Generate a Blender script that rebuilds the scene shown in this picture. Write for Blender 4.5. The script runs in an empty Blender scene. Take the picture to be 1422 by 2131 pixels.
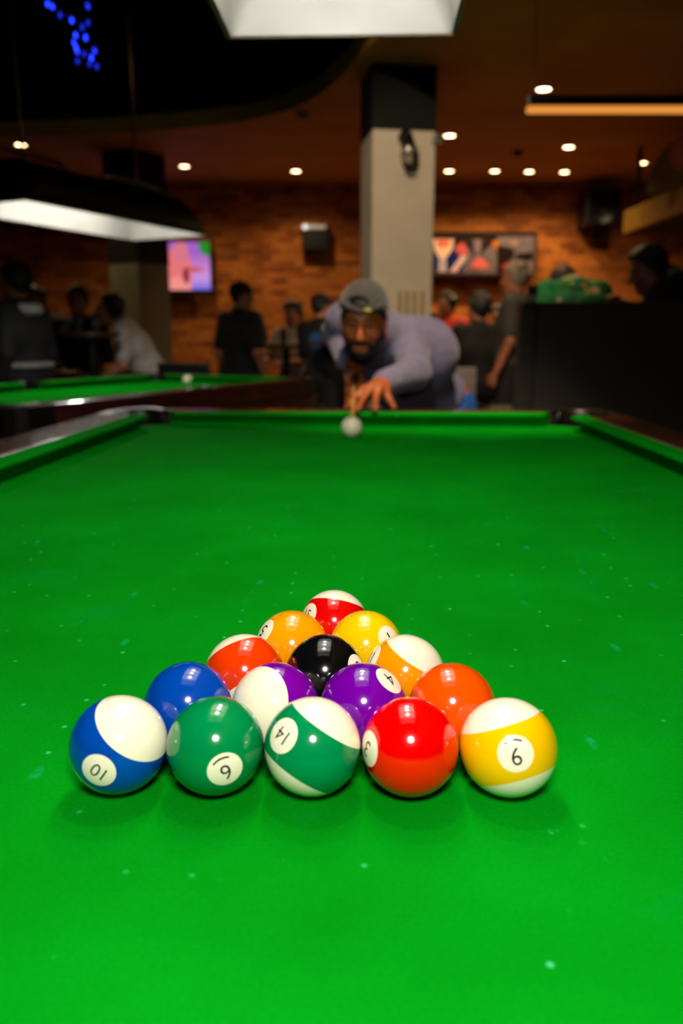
import bpy, bmesh, math, random
import numpy as np
from mathutils import Vector, Matrix
random.seed(7); rng = np.random.default_rng(7)
sc = bpy.context.scene
C = sc.collection
# ------------------------------------------------------------------ camera, world, flash, exposure
F = 1640.0; PITCH = math.radians(12.43); ZC = 0.85; CAMZ = ZC + 0.2635      # ZC: height of the cloth
cam_d = bpy.data.cameras.new('camera'); cam = bpy.data.objects.new('camera', cam_d); C.objects.link(cam)
cam.location = (0, 0, CAMZ); cam.rotation_euler = (math.pi/2 - PITCH, 0, 0)
cam_d.sensor_fit = 'VERTICAL'; cam_d.sensor_height = 36.0; cam_d.sensor_width = 24.0
cam_d.lens = F/2131*36; cam_d.clip_start = 0.02; cam_d.clip_end = 60
cam_d.dof.use_dof = True; cam_d.dof.focus_distance = 0.57; cam_d.dof.aperture_fstop = 5.0
sc.camera = cam
sc.cycles.max_bounces = 6; sc.cycles.diffuse_bounces = 3; sc.cycles.glossy_bounces = 3; sc.cycles.transmission_bounces = 5; sc.cycles.transparent_max_bounces = 4
sc.cycles.caustics_reflective = False; sc.cycles.caustics_refractive = False
w = bpy.data.worlds.new('world'); sc.world = w; w.use_nodes = True
w.node_tree.nodes['Background'].inputs[0].default_value = (1.0, 0.62, 0.35, 1)
w.node_tree.nodes['Background'].inputs[1].default_value = 0.004
FLASH_W = 14.5
fl = bpy.data.lights.new('camera_flash', 'POINT'); fl.energy = FLASH_W; fl.shadow_soft_size = 0.055; fl.color = (1, 0.97, 0.93)
flo = bpy.data.objects.new('camera_flash', fl); C.objects.link(flo); flo.location = (0.012, -0.01, CAMZ + 0.185)
sc.view_settings.view_transform = 'Standard'; sc.view_settings.look = 'None'
sc.view_settings.exposure = 0.4; sc.view_settings.gamma = 1.0; sc.view_settings.use_curve_mapping = False
BULB_E = 114.0; DOWN_W = 36.0; DOWN_E = 15.0

def ray(u, v):
    a = (u - 711)/F; b = (1065.5 - v)/F
    return Vector((a, math.cos(PITCH) + b*math.sin(PITCH), -math.sin(PITCH) + b*math.cos(PITCH)))
def at(u, v, Y):
    d = ray(u, v); return Vector((0, 0, CAMZ)) + d*(Y/d.y)
def atz(u, v, z):
    d = ray(u, v); return Vector((0, 0, CAMZ)) + d*((z - CAMZ)/d.z)
def proj(p):
    q = Vector(p) - Vector((0, 0, CAMZ)); c, s = math.cos(PITCH), math.sin(PITCH)
    dep = q.y*c - q.z*s; up = q.y*s + q.z*c
    return 711 + F*q.x/dep, 1065.5 - F*up/dep

# ------------------------------------------------------------------ helpers
def s2l(c):
    return tuple((x/255/12.92 if x/255 <= 0.04045 else ((x/255 + 0.055)/1.055)**2.4) for x in c)
def mat(name, rgb, rough=0.5, metal=0.0, coat=0.0, spec=0.5, noise=None, bump=None, emit=None, sheen=0.0, lin=False):
    m = bpy.data.materials.new(name); m.use_nodes = True
    nt = m.node_tree; b = nt.nodes['Principled BSDF']
    c = rgb if lin else s2l(rgb)
    b.inputs['Base Color'].default_value = (*c, 1)
    b.inputs['Roughness'].default_value = rough; b.inputs['Metallic'].default_value = metal
    b.inputs['Coat Weight'].default_value = coat; b.inputs['Coat Roughness'].default_value = 0.05
    b.inputs['Specular IOR Level'].default_value = spec
    b.inputs['Sheen Weight'].default_value = sheen
    if emit:
        b.inputs['Emission Color'].default_value = (*emit[0], 1); b.inputs['Emission Strength'].default_value = emit[1]
    if noise or bump:
        tc = nt.nodes.new('ShaderNodeTexCoord')
    if noise:                                   # (scale, second colour, low, high, stretch)
        sca, c2, lo, hi, st = noise
        mp = nt.nodes.new('ShaderNodeMapping'); mp.inputs['Scale'].default_value = st
        n = nt.nodes.new('ShaderNodeTexNoise'); n.inputs['Scale'].default_value = sca; n.inputs['Detail'].default_value = 5
        r = nt.nodes.new('ShaderNodeValToRGB')
        r.color_ramp.elements[0].position = lo; r.color_ramp.elements[1].position = hi
        r.color_ramp.elements[0].color = (*c, 1); r.color_ramp.elements[1].color = (*(c2 if lin else s2l(c2)), 1)
        nt.links.new(tc.outputs['Object'], mp.inputs[0]); nt.links.new(mp.outputs[0], n.inputs[0])
        nt.links.new(n.outputs['Fac'], r.inputs[0]); nt.links.new(r.outputs[0], b.inputs['Base Color'])
    if bump:                                    # (scale, strength, distance)
        n2 = nt.nodes.new('ShaderNodeTexNoise'); n2.inputs['Scale'].default_value = bump[0]; n2.inputs['Detail'].default_value = 3
        bp = nt.nodes.new('ShaderNodeBump'); bp.inputs['Strength'].default_value = bump[1]; bp.inputs['Distance'].default_value = bump[2]
        nt.links.new(tc.outputs['Object'], n2.inputs[0]); nt.links.new(n2.outputs['Fac'], bp.inputs['Height'])
        nt.links.new(bp.outputs[0], b.inputs['Normal'])
    return m
def emat(name, rgb, strength, direct=True):
    m = bpy.data.materials.new(name); m.cycles.emission_sampling = 'AUTO' if direct else 'NONE'; m.use_nodes = True; nt = m.node_tree
    nt.nodes.remove(nt.nodes['Principled BSDF']); e = nt.nodes.new('ShaderNodeEmission')
    e.inputs[0].default_value = (*rgb, 1); e.inputs[1].default_value = strength
    nt.links.new(e.outputs[0], nt.nodes['Material Output'].inputs[0]); return m

def obj(name, me, m=None, parent=None, loc=None, rot=None, smooth=False):
    if isinstance(me, bmesh.types.BMesh):
        bm = me; me = bpy.data.meshes.new(name); bm.to_mesh(me); bm.free()
    if smooth: me.shade_smooth()
    if m is not None and len(me.materials) == 0:
        for k in (m if isinstance(m, (list, tuple)) else [m]): me.materials.append(k)
    o = bpy.data.objects.new(name, me); C.objects.link(o)
    if loc is not None: o.location = loc
    if rot is not None: o.rotation_euler = rot
    if parent is not None: o.parent = parent
    return o
def empty(name, loc=(0, 0, 0), rz=0.0):
    o = bpy.data.objects.new(name, None); C.objects.link(o); o.location = loc; o.rotation_euler = (0, 0, rz); o.empty_display_size = 0.1
    return o
def tag(o, label=None, cat=None, group=None, kind=None):
    if label: o['label'] = label
    if cat: o['category'] = cat
    if group: o['group'] = group
    if kind: o['kind'] = kind
    return o
def box(bm, x0, x1, y0, y1, z0, z1, bev=0.0, M=None):
    r = bmesh.ops.create_cube(bm, size=1.0)
    vs = r['verts']
    for v in vs:
        v.co = Vector((x0 + (v.co.x + .5)*(x1 - x0), y0 + (v.co.y + .5)*(y1 - y0), z0 + (v.co.z + .5)*(z1 - z0)))
    if bev:
        es = list({e for v in vs for e in v.link_edges})
        rr = bmesh.ops.bevel(bm, geom=es, offset=bev, segments=2, affect='EDGES', profile=0.5)
        vs = list({v for f in rr['faces'] for v in f.verts} | {v for v in vs if v.is_valid})
    if M is not None: bmesh.ops.transform(bm, matrix=M, verts=vs)
    return vs
def B(*a, **k):
    bm = bmesh.new(); box(bm, *a, **k); return bm
def tube(bm, pts, rad, n=10, cap=True):
    pts = [Vector(p) for p in pts]; rs = rad if isinstance(rad, (list, tuple)) else [rad]*len(pts)
    rings = []
    for i, p in enumerate(pts):
        t = (pts[min(i+1, len(pts)-1)] - pts[max(i-1, 0)]).normalized()
        a = Vector((0, 0, 1)) if abs(t.z) < .9 else Vector((1, 0, 0))
        x = t.cross(a).normalized(); y = t.cross(x)
        rings.append([bm.verts.new(p + (x*math.cos(2*math.pi*k/n) + y*math.sin(2*math.pi*k/n))*rs[i]) for k in range(n)])
    for a, b in zip(rings, rings[1:]):
        for k in range(n): bm.faces.new((a[k], a[(k+1) % n], b[(k+1) % n], b[k]))
    if cap: bm.faces.new(rings[0]); bm.faces.new(rings[-1][::-1])
    bmesh.ops.recalc_face_normals(bm, faces=bm.faces)
    return bm
def T(pts, rad, n=10): return tube(bmesh.new(), pts, rad, n)
def lathe(prof, n=24, bm=None, off=(0, 0, 0), closed=False):
    bm = bm or bmesh.new(); rings = []
    for r, z in prof:
        if r < 1e-6: rings.append([bm.verts.new((off[0], off[1], off[2] + z))])
        else: rings.append([bm.verts.new((off[0] + r*math.cos(2*math.pi*k/n), off[1] + r*math.sin(2*math.pi*k/n), off[2] + z)) for k in range(n)])
    for a, b in zip(rings, rings[1:]):
        for k in range(n):
            q = [a[k % len(a)], a[(k+1) % len(a)], b[(k+1) % len(b)], b[k % len(b)]]
            q = list(dict.fromkeys(q))
            if len(q) > 2: bm.faces.new(q)
    bmesh.ops.recalc_face_normals(bm, faces=bm.faces)
    return bm
def prism(poly, z0, z1, bm=None):
    bm = bm or bmesh.new()
    a = [bm.verts.new((p[0], p[1], z0)) for p in poly]; b = [bm.verts.new((p[0], p[1], z1)) for p in poly]
    n = len(poly)
    bm.faces.new(a[::-1]); bm.faces.new(b)
    for i in range(n): bm.faces.new((a[i], a[(i+1) % n], b[(i+1) % n], b[i]))
    bmesh.ops.recalc_face_normals(bm, faces=bm.faces); return bm
def copy_tree(o, parent=None):
    c = o.copy(); C.objects.link(c); c.parent = parent
    for ch in list(o.children): copy_tree(ch, c)
    return c

# ------------------------------------------------------------------ materials
M = {}
M['brown_ceiling'] = mat('brown_ceiling', (204, 154, 62), 0.7, noise=(2.0, (184, 134, 52), .35, .7, (1, 1, 1)))
M['black_ceiling'] = mat('black_ceiling', (5, 4, 4), 0.9, spec=.1, noise=(3.0, (3, 3, 3), .3, .7, (1, 1, 1)))
M['carpet'] = mat('carpet', (92, 62, 46), 0.95, noise=(40, (66, 44, 34), .35, .65, (1, 1, 1)), bump=(300, .4, .004))
M['dark_wall'] = mat('dark_wall', (46, 32, 22), 0.8, noise=(4, (36, 26, 20), .3, .7, (1, 1, 1)))
M['mortar'] = mat('mortar', (168, 118, 70), 0.9, noise=(60, (130, 86, 48), .3, .7, (1, 1, 1)))
BR = [mat('brick_%d' % i, c, 0.85, noise=(14, c2, .35, .7, (1, 1, 1)), bump=(80, .3, .003)) for i, (c, c2) in enumerate(
    [((190, 108, 36), (164, 88, 28)), ((204, 120, 44), (180, 102, 34)), ((170, 91, 28), (146, 74, 22)), ((150, 78, 30), (128, 62, 24)), ((196, 104, 38), (206, 122, 54))])]
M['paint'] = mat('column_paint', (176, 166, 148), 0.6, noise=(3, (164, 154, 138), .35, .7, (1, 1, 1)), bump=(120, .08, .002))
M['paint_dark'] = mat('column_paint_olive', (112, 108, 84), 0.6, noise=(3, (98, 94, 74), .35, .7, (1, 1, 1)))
M['black_paint'] = mat('black_paint', (6, 6, 5), 0.7, spec=.2, noise=(5, (3, 3, 3), .3, .7, (1, 1, 1)))
M['black_plastic'] = mat('black_plastic', (14, 14, 15), 0.4)
M['black_metal'] = mat('black_metal', (16, 15, 15), 0.32, metal=0.4, noise=(20, (10, 10, 10), .3, .7, (1, 1, 1)))
M['chrome'] = mat('chrome', (190, 188, 184), 0.22, metal=1.0, noise=(30, (160, 158, 155), .3, .7, (1, 1, 1)))
M['hood_white'] = mat('hood_white', (124, 123, 119), 0.5, noise=(9, (116, 114, 109), .4, .75, (1, 1, 1)))
M['brass_rim'] = mat('brass_rim', (120, 92, 56), .5, noise=(30, (96, 72, 42), .3, .7, (1, 1, 1)))
M['wood'] = mat('mahogany', (88, 34, 16), 0.28, coat=0.5, noise=(9, (48, 17, 9), .3, .7, (6, 1, 6)), bump=(40, .05, .002))
M['wood_grey'] = mat('worn_mahogany', (104, 56, 40), 0.22, coat=0.6, noise=(9, (70, 32, 22), .3, .7, (6, 1, 6)))
M['leather'] = mat('pocket_leather', (26, 17, 15), 0.35, noise=(60, (14, 10, 9), .3, .7, (1, 1, 1)), bump=(220, .3, .002))
M['pocket_dark'] = mat('pocket_net', (9, 8, 8), 0.9, noise=(60, (5, 5, 5), .3, .7, (1, 1, 1)))
M['dark_wood'] = mat('dark_laminate', (66, 62, 54), 0.5, noise=(7, (50, 47, 41), .3, .7, (1, 1, 14)), bump=(30, .05, .002))
M['table_brown'] = mat('table_top_brown', (74, 48, 34), 0.3, noise=(10, (52, 32, 22), .3, .7, (8, 1, 1)))
M['glass'] = mat('drinking_glass', (235, 240, 245), 0.03); M['glass'].node_tree.nodes['Principled BSDF'].inputs['Transmission Weight'].default_value = 0.95
M['beer'] = mat('beer', (190, 120, 20), 0.1); M['beer'].node_tree.nodes['Principled BSDF'].inputs['Transmission Weight'].default_value = 0.5
M['eye_white'] = mat('eye_white', (120, 100, 92), 0.3)
M['iris'] = mat('iris', (22, 12, 8), 0.1, coat=1)
M['red_vinyl'] = mat('red_vinyl', (70, 12, 12), 0.4, noise=(20, (50, 9, 9), .3, .7, (1, 1, 1)))
M['grey_fabric'] = mat('grey_fabric', (150, 140, 132), 0.9, noise=(50, (120, 112, 106), .3, .7, (1, 1, 1)))

def cloth_material():
    m = bpy.data.materials.new('green_cloth'); m.use_nodes = True; nt = m.node_tree; b = nt.nodes['Principled BSDF']
    b.inputs['Roughness'].default_value = 1.0; b.inputs['Specular IOR Level'].default_value = 0.03
    tc = nt.nodes.new('ShaderNodeTexCoord')
    L = nt.links.new
    def noise(scale, detail=4, st=(1, 1, 1), rough=.6):
        mp = nt.nodes.new('ShaderNodeMapping'); mp.inputs['Scale'].default_value = st
        n = nt.nodes.new('ShaderNodeTexNoise'); n.inputs['Scale'].default_value = scale; n.inputs['Detail'].default_value = detail; n.inputs['Roughness'].default_value = rough
        L(tc.outputs['Object'], mp.inputs[0]); L(mp.outputs[0], n.inputs[0]); return n.outputs['Fac']
    def ramp(f, p0, p1, c0, c1):
        r = nt.nodes.new('ShaderNodeValToRGB'); r.color_ramp.elements[0].position = p0; r.color_ramp.elements[1].position = p1
        r.color_ramp.elements[0].color = (*c0, 1); r.color_ramp.elements[1].color = (*c1, 1); L(f, r.inputs[0]); return r.outputs[0]
    def mix(fac, a, bb, mode='MIX'):
        x = nt.nodes.new('ShaderNodeMix'); x.data_type = 'RGBA'; x.blend_type = mode
        if isinstance(fac, float): x.inputs[0].default_value = fac
        else: L(fac, x.inputs[0])
        for s, v in ((6, a), (7, bb)):
            if isinstance(v, tuple): x.inputs[s].default_value = (*v, 1)
            else: L(v, x.inputs[s])
        return x.outputs[2]
    base = ramp(noise(5.5, 4), .3, .72, (.0001, .215, .0036), (.0001, .290, .0066))
    fine = ramp(noise(420, 2), .25, .8, (.86, .86, .86), (1.08, 1.08, 1.08))
    col = mix(1.0, base, fine, 'MULTIPLY')
    teal = ramp(noise(9, 5, (1, 1, 1), .7), .58, .80, (0, 0, 0), (.40, .40, .40))     # worn, chalky blue patches
    col = mix(teal, col, (.0006, .27, .045))
    ch = ramp(noise(75, 4, (1, .55, 1), .75), .685, .78, (0, 0, 0), (.55, .55, .55))     # chalk specks and scuffs
    col = mix(ch, col, (.03, .50, .17))
    v = nt.nodes.new('ShaderNodeTexVoronoi'); v.voronoi_dimensions = '2D'; v.inputs['Scale'].default_value = 24; v.inputs['Randomness'].default_value = 1
    L(tc.outputs['Object'], v.inputs[0])
    sp = ramp(v.outputs['Distance'], .022, .055, (.85, .85, .85), (0, 0, 0))
    sc_ = nt.nodes.new('ShaderNodeSeparateColor'); L(v.outputs['Color'], sc_.inputs[0])
    keep = ramp(sc_.outputs[0], .66, .74, (0, 0, 0), (1, 1, 1)); size = ramp(sc_.outputs[1], .2, .9, (.25, .25, .25), (1, 1, 1))
    col = mix(mix(1.0, mix(1.0, sp, keep, 'MULTIPLY'), size, 'MULTIPLY'), col, (.06, .52, .20))
    v2 = nt.nodes.new('ShaderNodeTexVoronoi'); v2.voronoi_dimensions = '2D'; v2.inputs['Scale'].default_value = 7.0; mp2 = nt.nodes.new('ShaderNodeMapping'); mp2.inputs['Scale'].default_value = (2.2, .9, 1); mp2.inputs['Rotation'].default_value = (0, 0, .9)
    L(tc.outputs['Object'], mp2.inputs[0]); L(mp2.outputs[0], v2.inputs[0]); s3 = nt.nodes.new('ShaderNodeSeparateColor'); L(v2.outputs['Color'], s3.inputs[0])
    st2 = mix(1.0, ramp(v2.outputs['Distance'], .02, .075, (.6, .6, .6), (0, 0, 0)), ramp(s3.outputs[0], .6, .7, (0, 0, 0), (1, 1, 1)), 'MULTIPLY')
    col = mix(mix(1.0, st2, ramp(noise(60, 4), .4, .6, (0, 0, 0), (1, 1, 1)), 'MULTIPLY'), col, (.01, .42, .15))
    L(col, b.inputs['Base Color'])
    n = noise(900, 2); bp = nt.nodes.new('ShaderNodeBump'); bp.inputs['Strength'].default_value = .25; bp.inputs['Distance'].default_value = .001
    L(n, bp.inputs['Height']); L(bp.outputs[0], b.inputs['Normal'])
    return m
M['cloth'] = cloth_material()

# ------------------------------------------------------------------ room shell
ZL = CAMZ + 1.7365            # plasterboard ceiling with the downlights
YW = 9.65                     # brick wall
def struct(name, bm, m, **k): return tag(obj(name, bm, m, **k), kind='structure')
struct('floor', B(-6.2, 6.2, -3.2, YW + .3, -.1, 0), M['carpet'])
struct('wall_left', B(-6.2, -6.0, -3.2, YW + .3, 0, 3.7), M['dark_wall'])
struct('wall_right', B(5.0, 5.2, -3.2, YW + .3, 0, 3.7), M['dark_wall'])
struct('wall_front', B(-6.2, 6.2, -3.4, -3.2, 0, 3.7), M['dark_wall'])
wall = struct('wall_back', B(-6.2, 6.2, YW, YW + .3, 0, 3.7), M['mortar'])
struct('ceiling_1', B(-6.2, 6.2, -3.2, YW + .3, 3.55, 3.7), M['black_ceiling'])
edge = [atz(u, v, ZL) for u, v in ((800, 62), (765, 100), (745, 122), (722, 147), (700, 168), (672, 192), (640, 212), (605, 228), (570, 239), (500, 253), (430, 262), (350, 270), (200, 280), (0, 287))]
poly = [(-5.99, YW - .01), (-5.99, edge[-1].y + .3)] + [(p.x, p.y) for p in edge[::-1]] + [(.42, 3.6), (.6, 1.5), (.75, -3.19), (4.99, -3.19), (4.99, YW - .01)]
struct('ceiling_2', prism(poly, ZL, ZL + .13), M['brown_ceiling'])
struct('ceiling_3', prism(poly, ZL + .13, 3.55), M['black_ceiling'])

# bricks: running bond, each about 37 x 12 pixels in the photograph
BL, BH, BD, J = .178, .056, .013, .010
def brick_bm(l): return B(-l/2, l/2, -BD, .004, -BH/2, BH/2, bev=.003)
bmesh_cache = {}
def brick_mesh(l, k):
    key = (round(l, 3), k)
    if key not in bmesh_cache:
        bm = brick_bm(l); me = bpy.data.meshes.new('brick'); bm.to_mesh(me); bm.free(); me.materials.append(BR[k]); bmesh_cache[key] = me
    return bmesh_cache[key]
spots = []
nrow = int(ZL/(BH + J))
for r in range(nrow):
    z = .02 + (r + .5)*(BH + J)
    x = -5.9 + (0 if r % 2 else (BL + J)/2)
    while x < 4.9:
        spots.append((x + random.uniform(-.003, .003), z, BL)); x += BL + J
def seen(s):
    u, v = proj((s[0], YW, s[1]))
    ok = (365 < u < 748 and 388 < v < 665) or (908 < u < 1222 and 388 < v < 640) or (66 < u < 214 and 500 < v < 640) or (1222 < u < 1345 and 480 < v < 600)
    if 340 < u < 445 and 500 < v < 610 or (890 < u < 1110 and 485 < v < 590) or (625 < u < 690 and 462 < v < 525): ok = False
    return ok
front = [s for s in spots if seen(s)]
front.sort(key=lambda s: (proj((s[0], YW, s[1]))[1] - 520)**2)
single = set(front[:300])
bm = bmesh.new()
for s in spots:
    k = random.choices(range(5), (4, 3, 3, 1.3, 2))[0]; dy = random.uniform(-.004, .002)
    if s in single:
        o = obj('brick', brick_mesh(s[2], k), None, wall, loc=(s[0], YW + dy, s[1]), rot=(0, 0, random.uniform(-.006, .006)))
    else:
        b = [bm.verts.new((s[0] + sx*s[2]/2, YW + dy + yy, s[1] + sz*BH/2)) for yy in (-BD, .004) for sx, sz in ((-1, -1), (1, -1), (1, 1), (-1, 1))]
        for q in ((0, 1, 2, 3), (0, 4, 5, 1), (1, 5, 6, 2), (2, 6, 7, 3), (3, 7, 4, 0)):
            f = bm.faces.new([b[i] for i in q]); f.material_index = k
tag(obj('brick_courses', bm, BR, wall), kind='stuff')

# painted columns
def column(name, c, a, rz, zsplit, lower, label, extra=None):
    r = empty(name, (c[0], c[1], 0), rz); tag(r, kind='structure')
    h = a/2
    obj('shaft', B(-h, h, -h, h, 0, zsplit, bev=.004), lower, r)
    obj('painted_head', B(-h - .004, h + .004, -h - .004, h + .004, zsplit, ZL if extra is None else extra), M['black_paint'], r)
    return r
pc = at(775, 420, 5.60)
ca = .425; crz = math.radians(9)
# near-left corner of the front face sits at pc
R9 = Matrix.Rotation(crz, 3, 'Z')
cc = Vector((pc.x, 5.60, 0)) - R9 @ Vector((-ca/2, -ca/2, 0))
col1 = column('trim_1', cc, ca, crz, at(830, 268, 5.60).z, M['paint'], None)
for u in (834, 850, 866, 883):
    p = at(u, 605, 5.6); q = R9.inverted() @ (Vector((p.x, 5.6, 0)) - cc)
    obj('vertical_strip', B(q.x - .013, q.x + .013, -ca/2 - .012, -ca/2 + .002, .4, p.z, bev=.003), mat('strip_ochre_%d' % u, (150, 128, 84), .5, noise=(20, (134, 112, 70), .3, .7, (1, 1, 1))), col1)
pc2 = at(290, 600, 7.9); R31 = Matrix.Rotation(math.radians(-33), 3, 'Z'); ca2 = .41
cc2 = Vector((pc2.x, 7.9, 0)) - R31 @ Vector((ca2/2, -ca2/2, 0))
column('trim_2', cc2, ca2, math.radians(-33), at(290, 545, 7.9).z, M['paint_dark'], None)  # this column is black above the split height

# ------------------------------------------------------------------ ceiling downlights
dl_e = emat('downlight_lens', (1.0, .68, .34), DOWN_E, False)
def downlight(u, v, label, e=1.0):
    p = atz(u, v, ZL); r = empty('ceiling_downlight', p); tag(r, label, 'ceiling light', 'recessed ceiling downlights')
    obj('trim_ring', lathe([(.048, -.002), (.052, -.012), (.066, -.006), (.068, .0005)], 28), M['hood_white'], r, smooth=True)
    obj('lens', lathe([(0, -.004), (.048, -.004)], 28), dl_e, r)
    l = bpy.data.lights.new('downlight_lamp', 'SPOT'); l.energy = DOWN_W*e; l.color = (1, .74, .36); l.spot_size = math.radians(140); l.spot_blend = .8; l.shadow_soft_size = .045
    lo = bpy.data.objects.new('downlight_lamp', l); C.objects.link(lo); lo.parent = r; lo.location = (0, 0, -.02)
for a in ((43, 300, 'ceiling downlight above the hanging black lamp at far left'),
          (384, 345, 'ceiling downlight above the lit television on the brick wall'),
          (616, 355, 'ceiling downlight over the small box on the brick wall'),
          (936, 281, 'ceiling downlight just right of the column head, the higher one'),
          (935, 355, 'ceiling downlight just right of the column, the lower one'),
          (1030, 355, 'ceiling downlight above the middle of the framed poster'),
          (1102, 356, 'ceiling downlight above the right end of the framed poster'),
          (1175, 357, 'ceiling downlight nearest the wall speaker'),
          (1184, 305, 'ceiling downlight below the linear pendant light, alone in its row'),
          (1337, 338, 'rightmost ceiling downlight beside the yellow canopy'),
          (1132, 184, 'large near ceiling downlight just above the linear pendant light')):
    downlight(*a)
def added_spot(loc, target, label, W_, size=55):  # extra spotlight fixture, added out of view for its light
    r = empty('ceiling_spotlight', loc); tag(r, label, 'ceiling light', 'added spotlights out of view')
    d = Vector(target) - Vector(loc); r.rotation_euler = d.to_track_quat('-Z', 'Y').to_euler()
    obj('can', lathe([(.0, .10), (.05, .10), (.055, .09), (.055, -.06), (.048, -.06), (.048, .0), (0, .0)], 24), M['black_metal'], r, smooth=False)
    obj('lens', lathe([(0, -.03), (.047, -.03)], 24), dl_e, r)
    k = obj('stem', T([(0, 0, .10), (0, 0, .16)], .012, 8), M['black_metal'], r)
    l = bpy.data.lights.new('spotlight_lamp', 'SPOT'); l.energy = W_; l.color = (1, .76, .50); l.spot_size = math.radians(size); l.spot_blend = .7; l.shadow_soft_size = .05
    lo = bpy.data.objects.new('spotlight_lamp', l); C.objects.link(lo); lo.parent = r; lo.location = (0, 0, -.07)
added_spot((.30, 1.55, 3.40), (.45, 3.0, 1.1), 'added unseen black spotlight brightening the player', 300, 44)  # added above the frame because the player came out too dark
added_spot((-.6, 1.9, 3.40), (.6, 5.6, 1.75), 'added unseen black spotlight brightening the grey column', 400, 34)  # added, unseen; lifts the front of the grey column
r = empty('smoke_detector', atz(630, 236, ZL)); tag(r, 'small pale smoke detector on the brown ceiling left of the column', 'smoke detector')
obj('base', lathe([(0, 0), (.055, 0), (.055, -.012), (.0, -.013)], 20), M['hood_white'], r); obj('cover', lathe([(.042, -.013), (.036, -.032), (0, -.036)], 20), M['hood_white'], r, smooth=True)
r = empty('ceiling_sensor', atz(1078, 315, ZL)); tag(r, 'small dark dome on the ceiling between the downlights', 'sensor')
obj('dome', lathe([(.05, -.006), (.04, -.03), (.02, -.045), (0, -.048)], 20), M['black_plastic'], r, smooth=True); obj('ring', lathe([(.05, 0), (.062, 0), (.06, -.008), (.05, -.006)], 20), M['black_plastic'], r)

# ------------------------------------------------------------------ pool tables
def cushion_bm(p0, p1, inward, m0, m1):
    """cushion from p0 to p1 along its back line; inward: unit normal towards the bed; m0, m1: how far the nose is cut back at each end"""
    p0, p1, n = Vector(p0), Vector(p1), Vector(inward); t = (p1 - p0).normalized()
    prof = [(0, -.012), (0, .041), (.012, .0425), (.034, .0415), (.046, .0390), (.050, .0355), (.047, .032), (.030, .022), (.016, .010), (.014, -.012)]
    bm = bmesh.new(); A = []; Bb = []
    for d, z in prof:
        f = d/.050
        A.append(bm.verts.new(p0 + t*(m0*f) + n*d + Vector((0, 0, z)))); Bb.append(bm.verts.new(p1 - t*(m1*f) + n*d + Vector((0, 0, z))))
    k = len(prof)
    for i in range(k): bm.faces.new((A[i], A[(i+1) % k], Bb[(i+1) % k], Bb[i]))
    bm.faces.new(A[::-1]); bm.faces.new(Bb); bmesh.ops.recalc_face_normals(bm, faces=bm.faces); return bm
def pocket(parent, c, ang, rad, z, wood):
    """leather lined pocket: drop cup, jaw lining and rim, at c with its mouth towards ang"""
    p = empty('pocket', (c[0], c[1], 0), ang); p.parent = parent
    n = 22; bm = bmesh.new(); th = [math.radians(62) + math.radians(236)*i/n for i in range(n+1)]
    prof = [(rad, -.010), (rad, .034), (rad + .004, .043), (rad + .012, .046), (rad + .020, .043), (rad + .022, .030)]
    rings = [[bm.verts.new((math.cos(a)*r_, math.sin(a)*r_, zz)) for r_, zz in prof] for a in th]
    for a, b in zip(rings, rings[1:]):
        for i in range(len(prof) - 1): bm.faces.new((a[i], b[i], b[i+1], a[i+1]))
    bmesh.ops.recalc_face_normals(bm, faces=bm.faces)
    obj('leather_rim', bm, M['leather'], p, smooth=True)
    obj('net', lathe([(rad, -.008), (rad*.98, -.05), (rad*.8, -.10), (rad*.4, -.125), (0, -.13)], 22), M['pocket_dark'], p, smooth=True)
    for s in (-1, 1):
        bm = T([(math.cos(math.radians(62))*rad, s*math.sin(math.radians(62))*rad, -.012), (math.cos(math.radians(62))*rad, s*math.sin(math.radians(62))*rad, .038)], .006, 8)
        obj('jaw_plate', bm, M['black_metal'], p, smooth=True)
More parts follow.
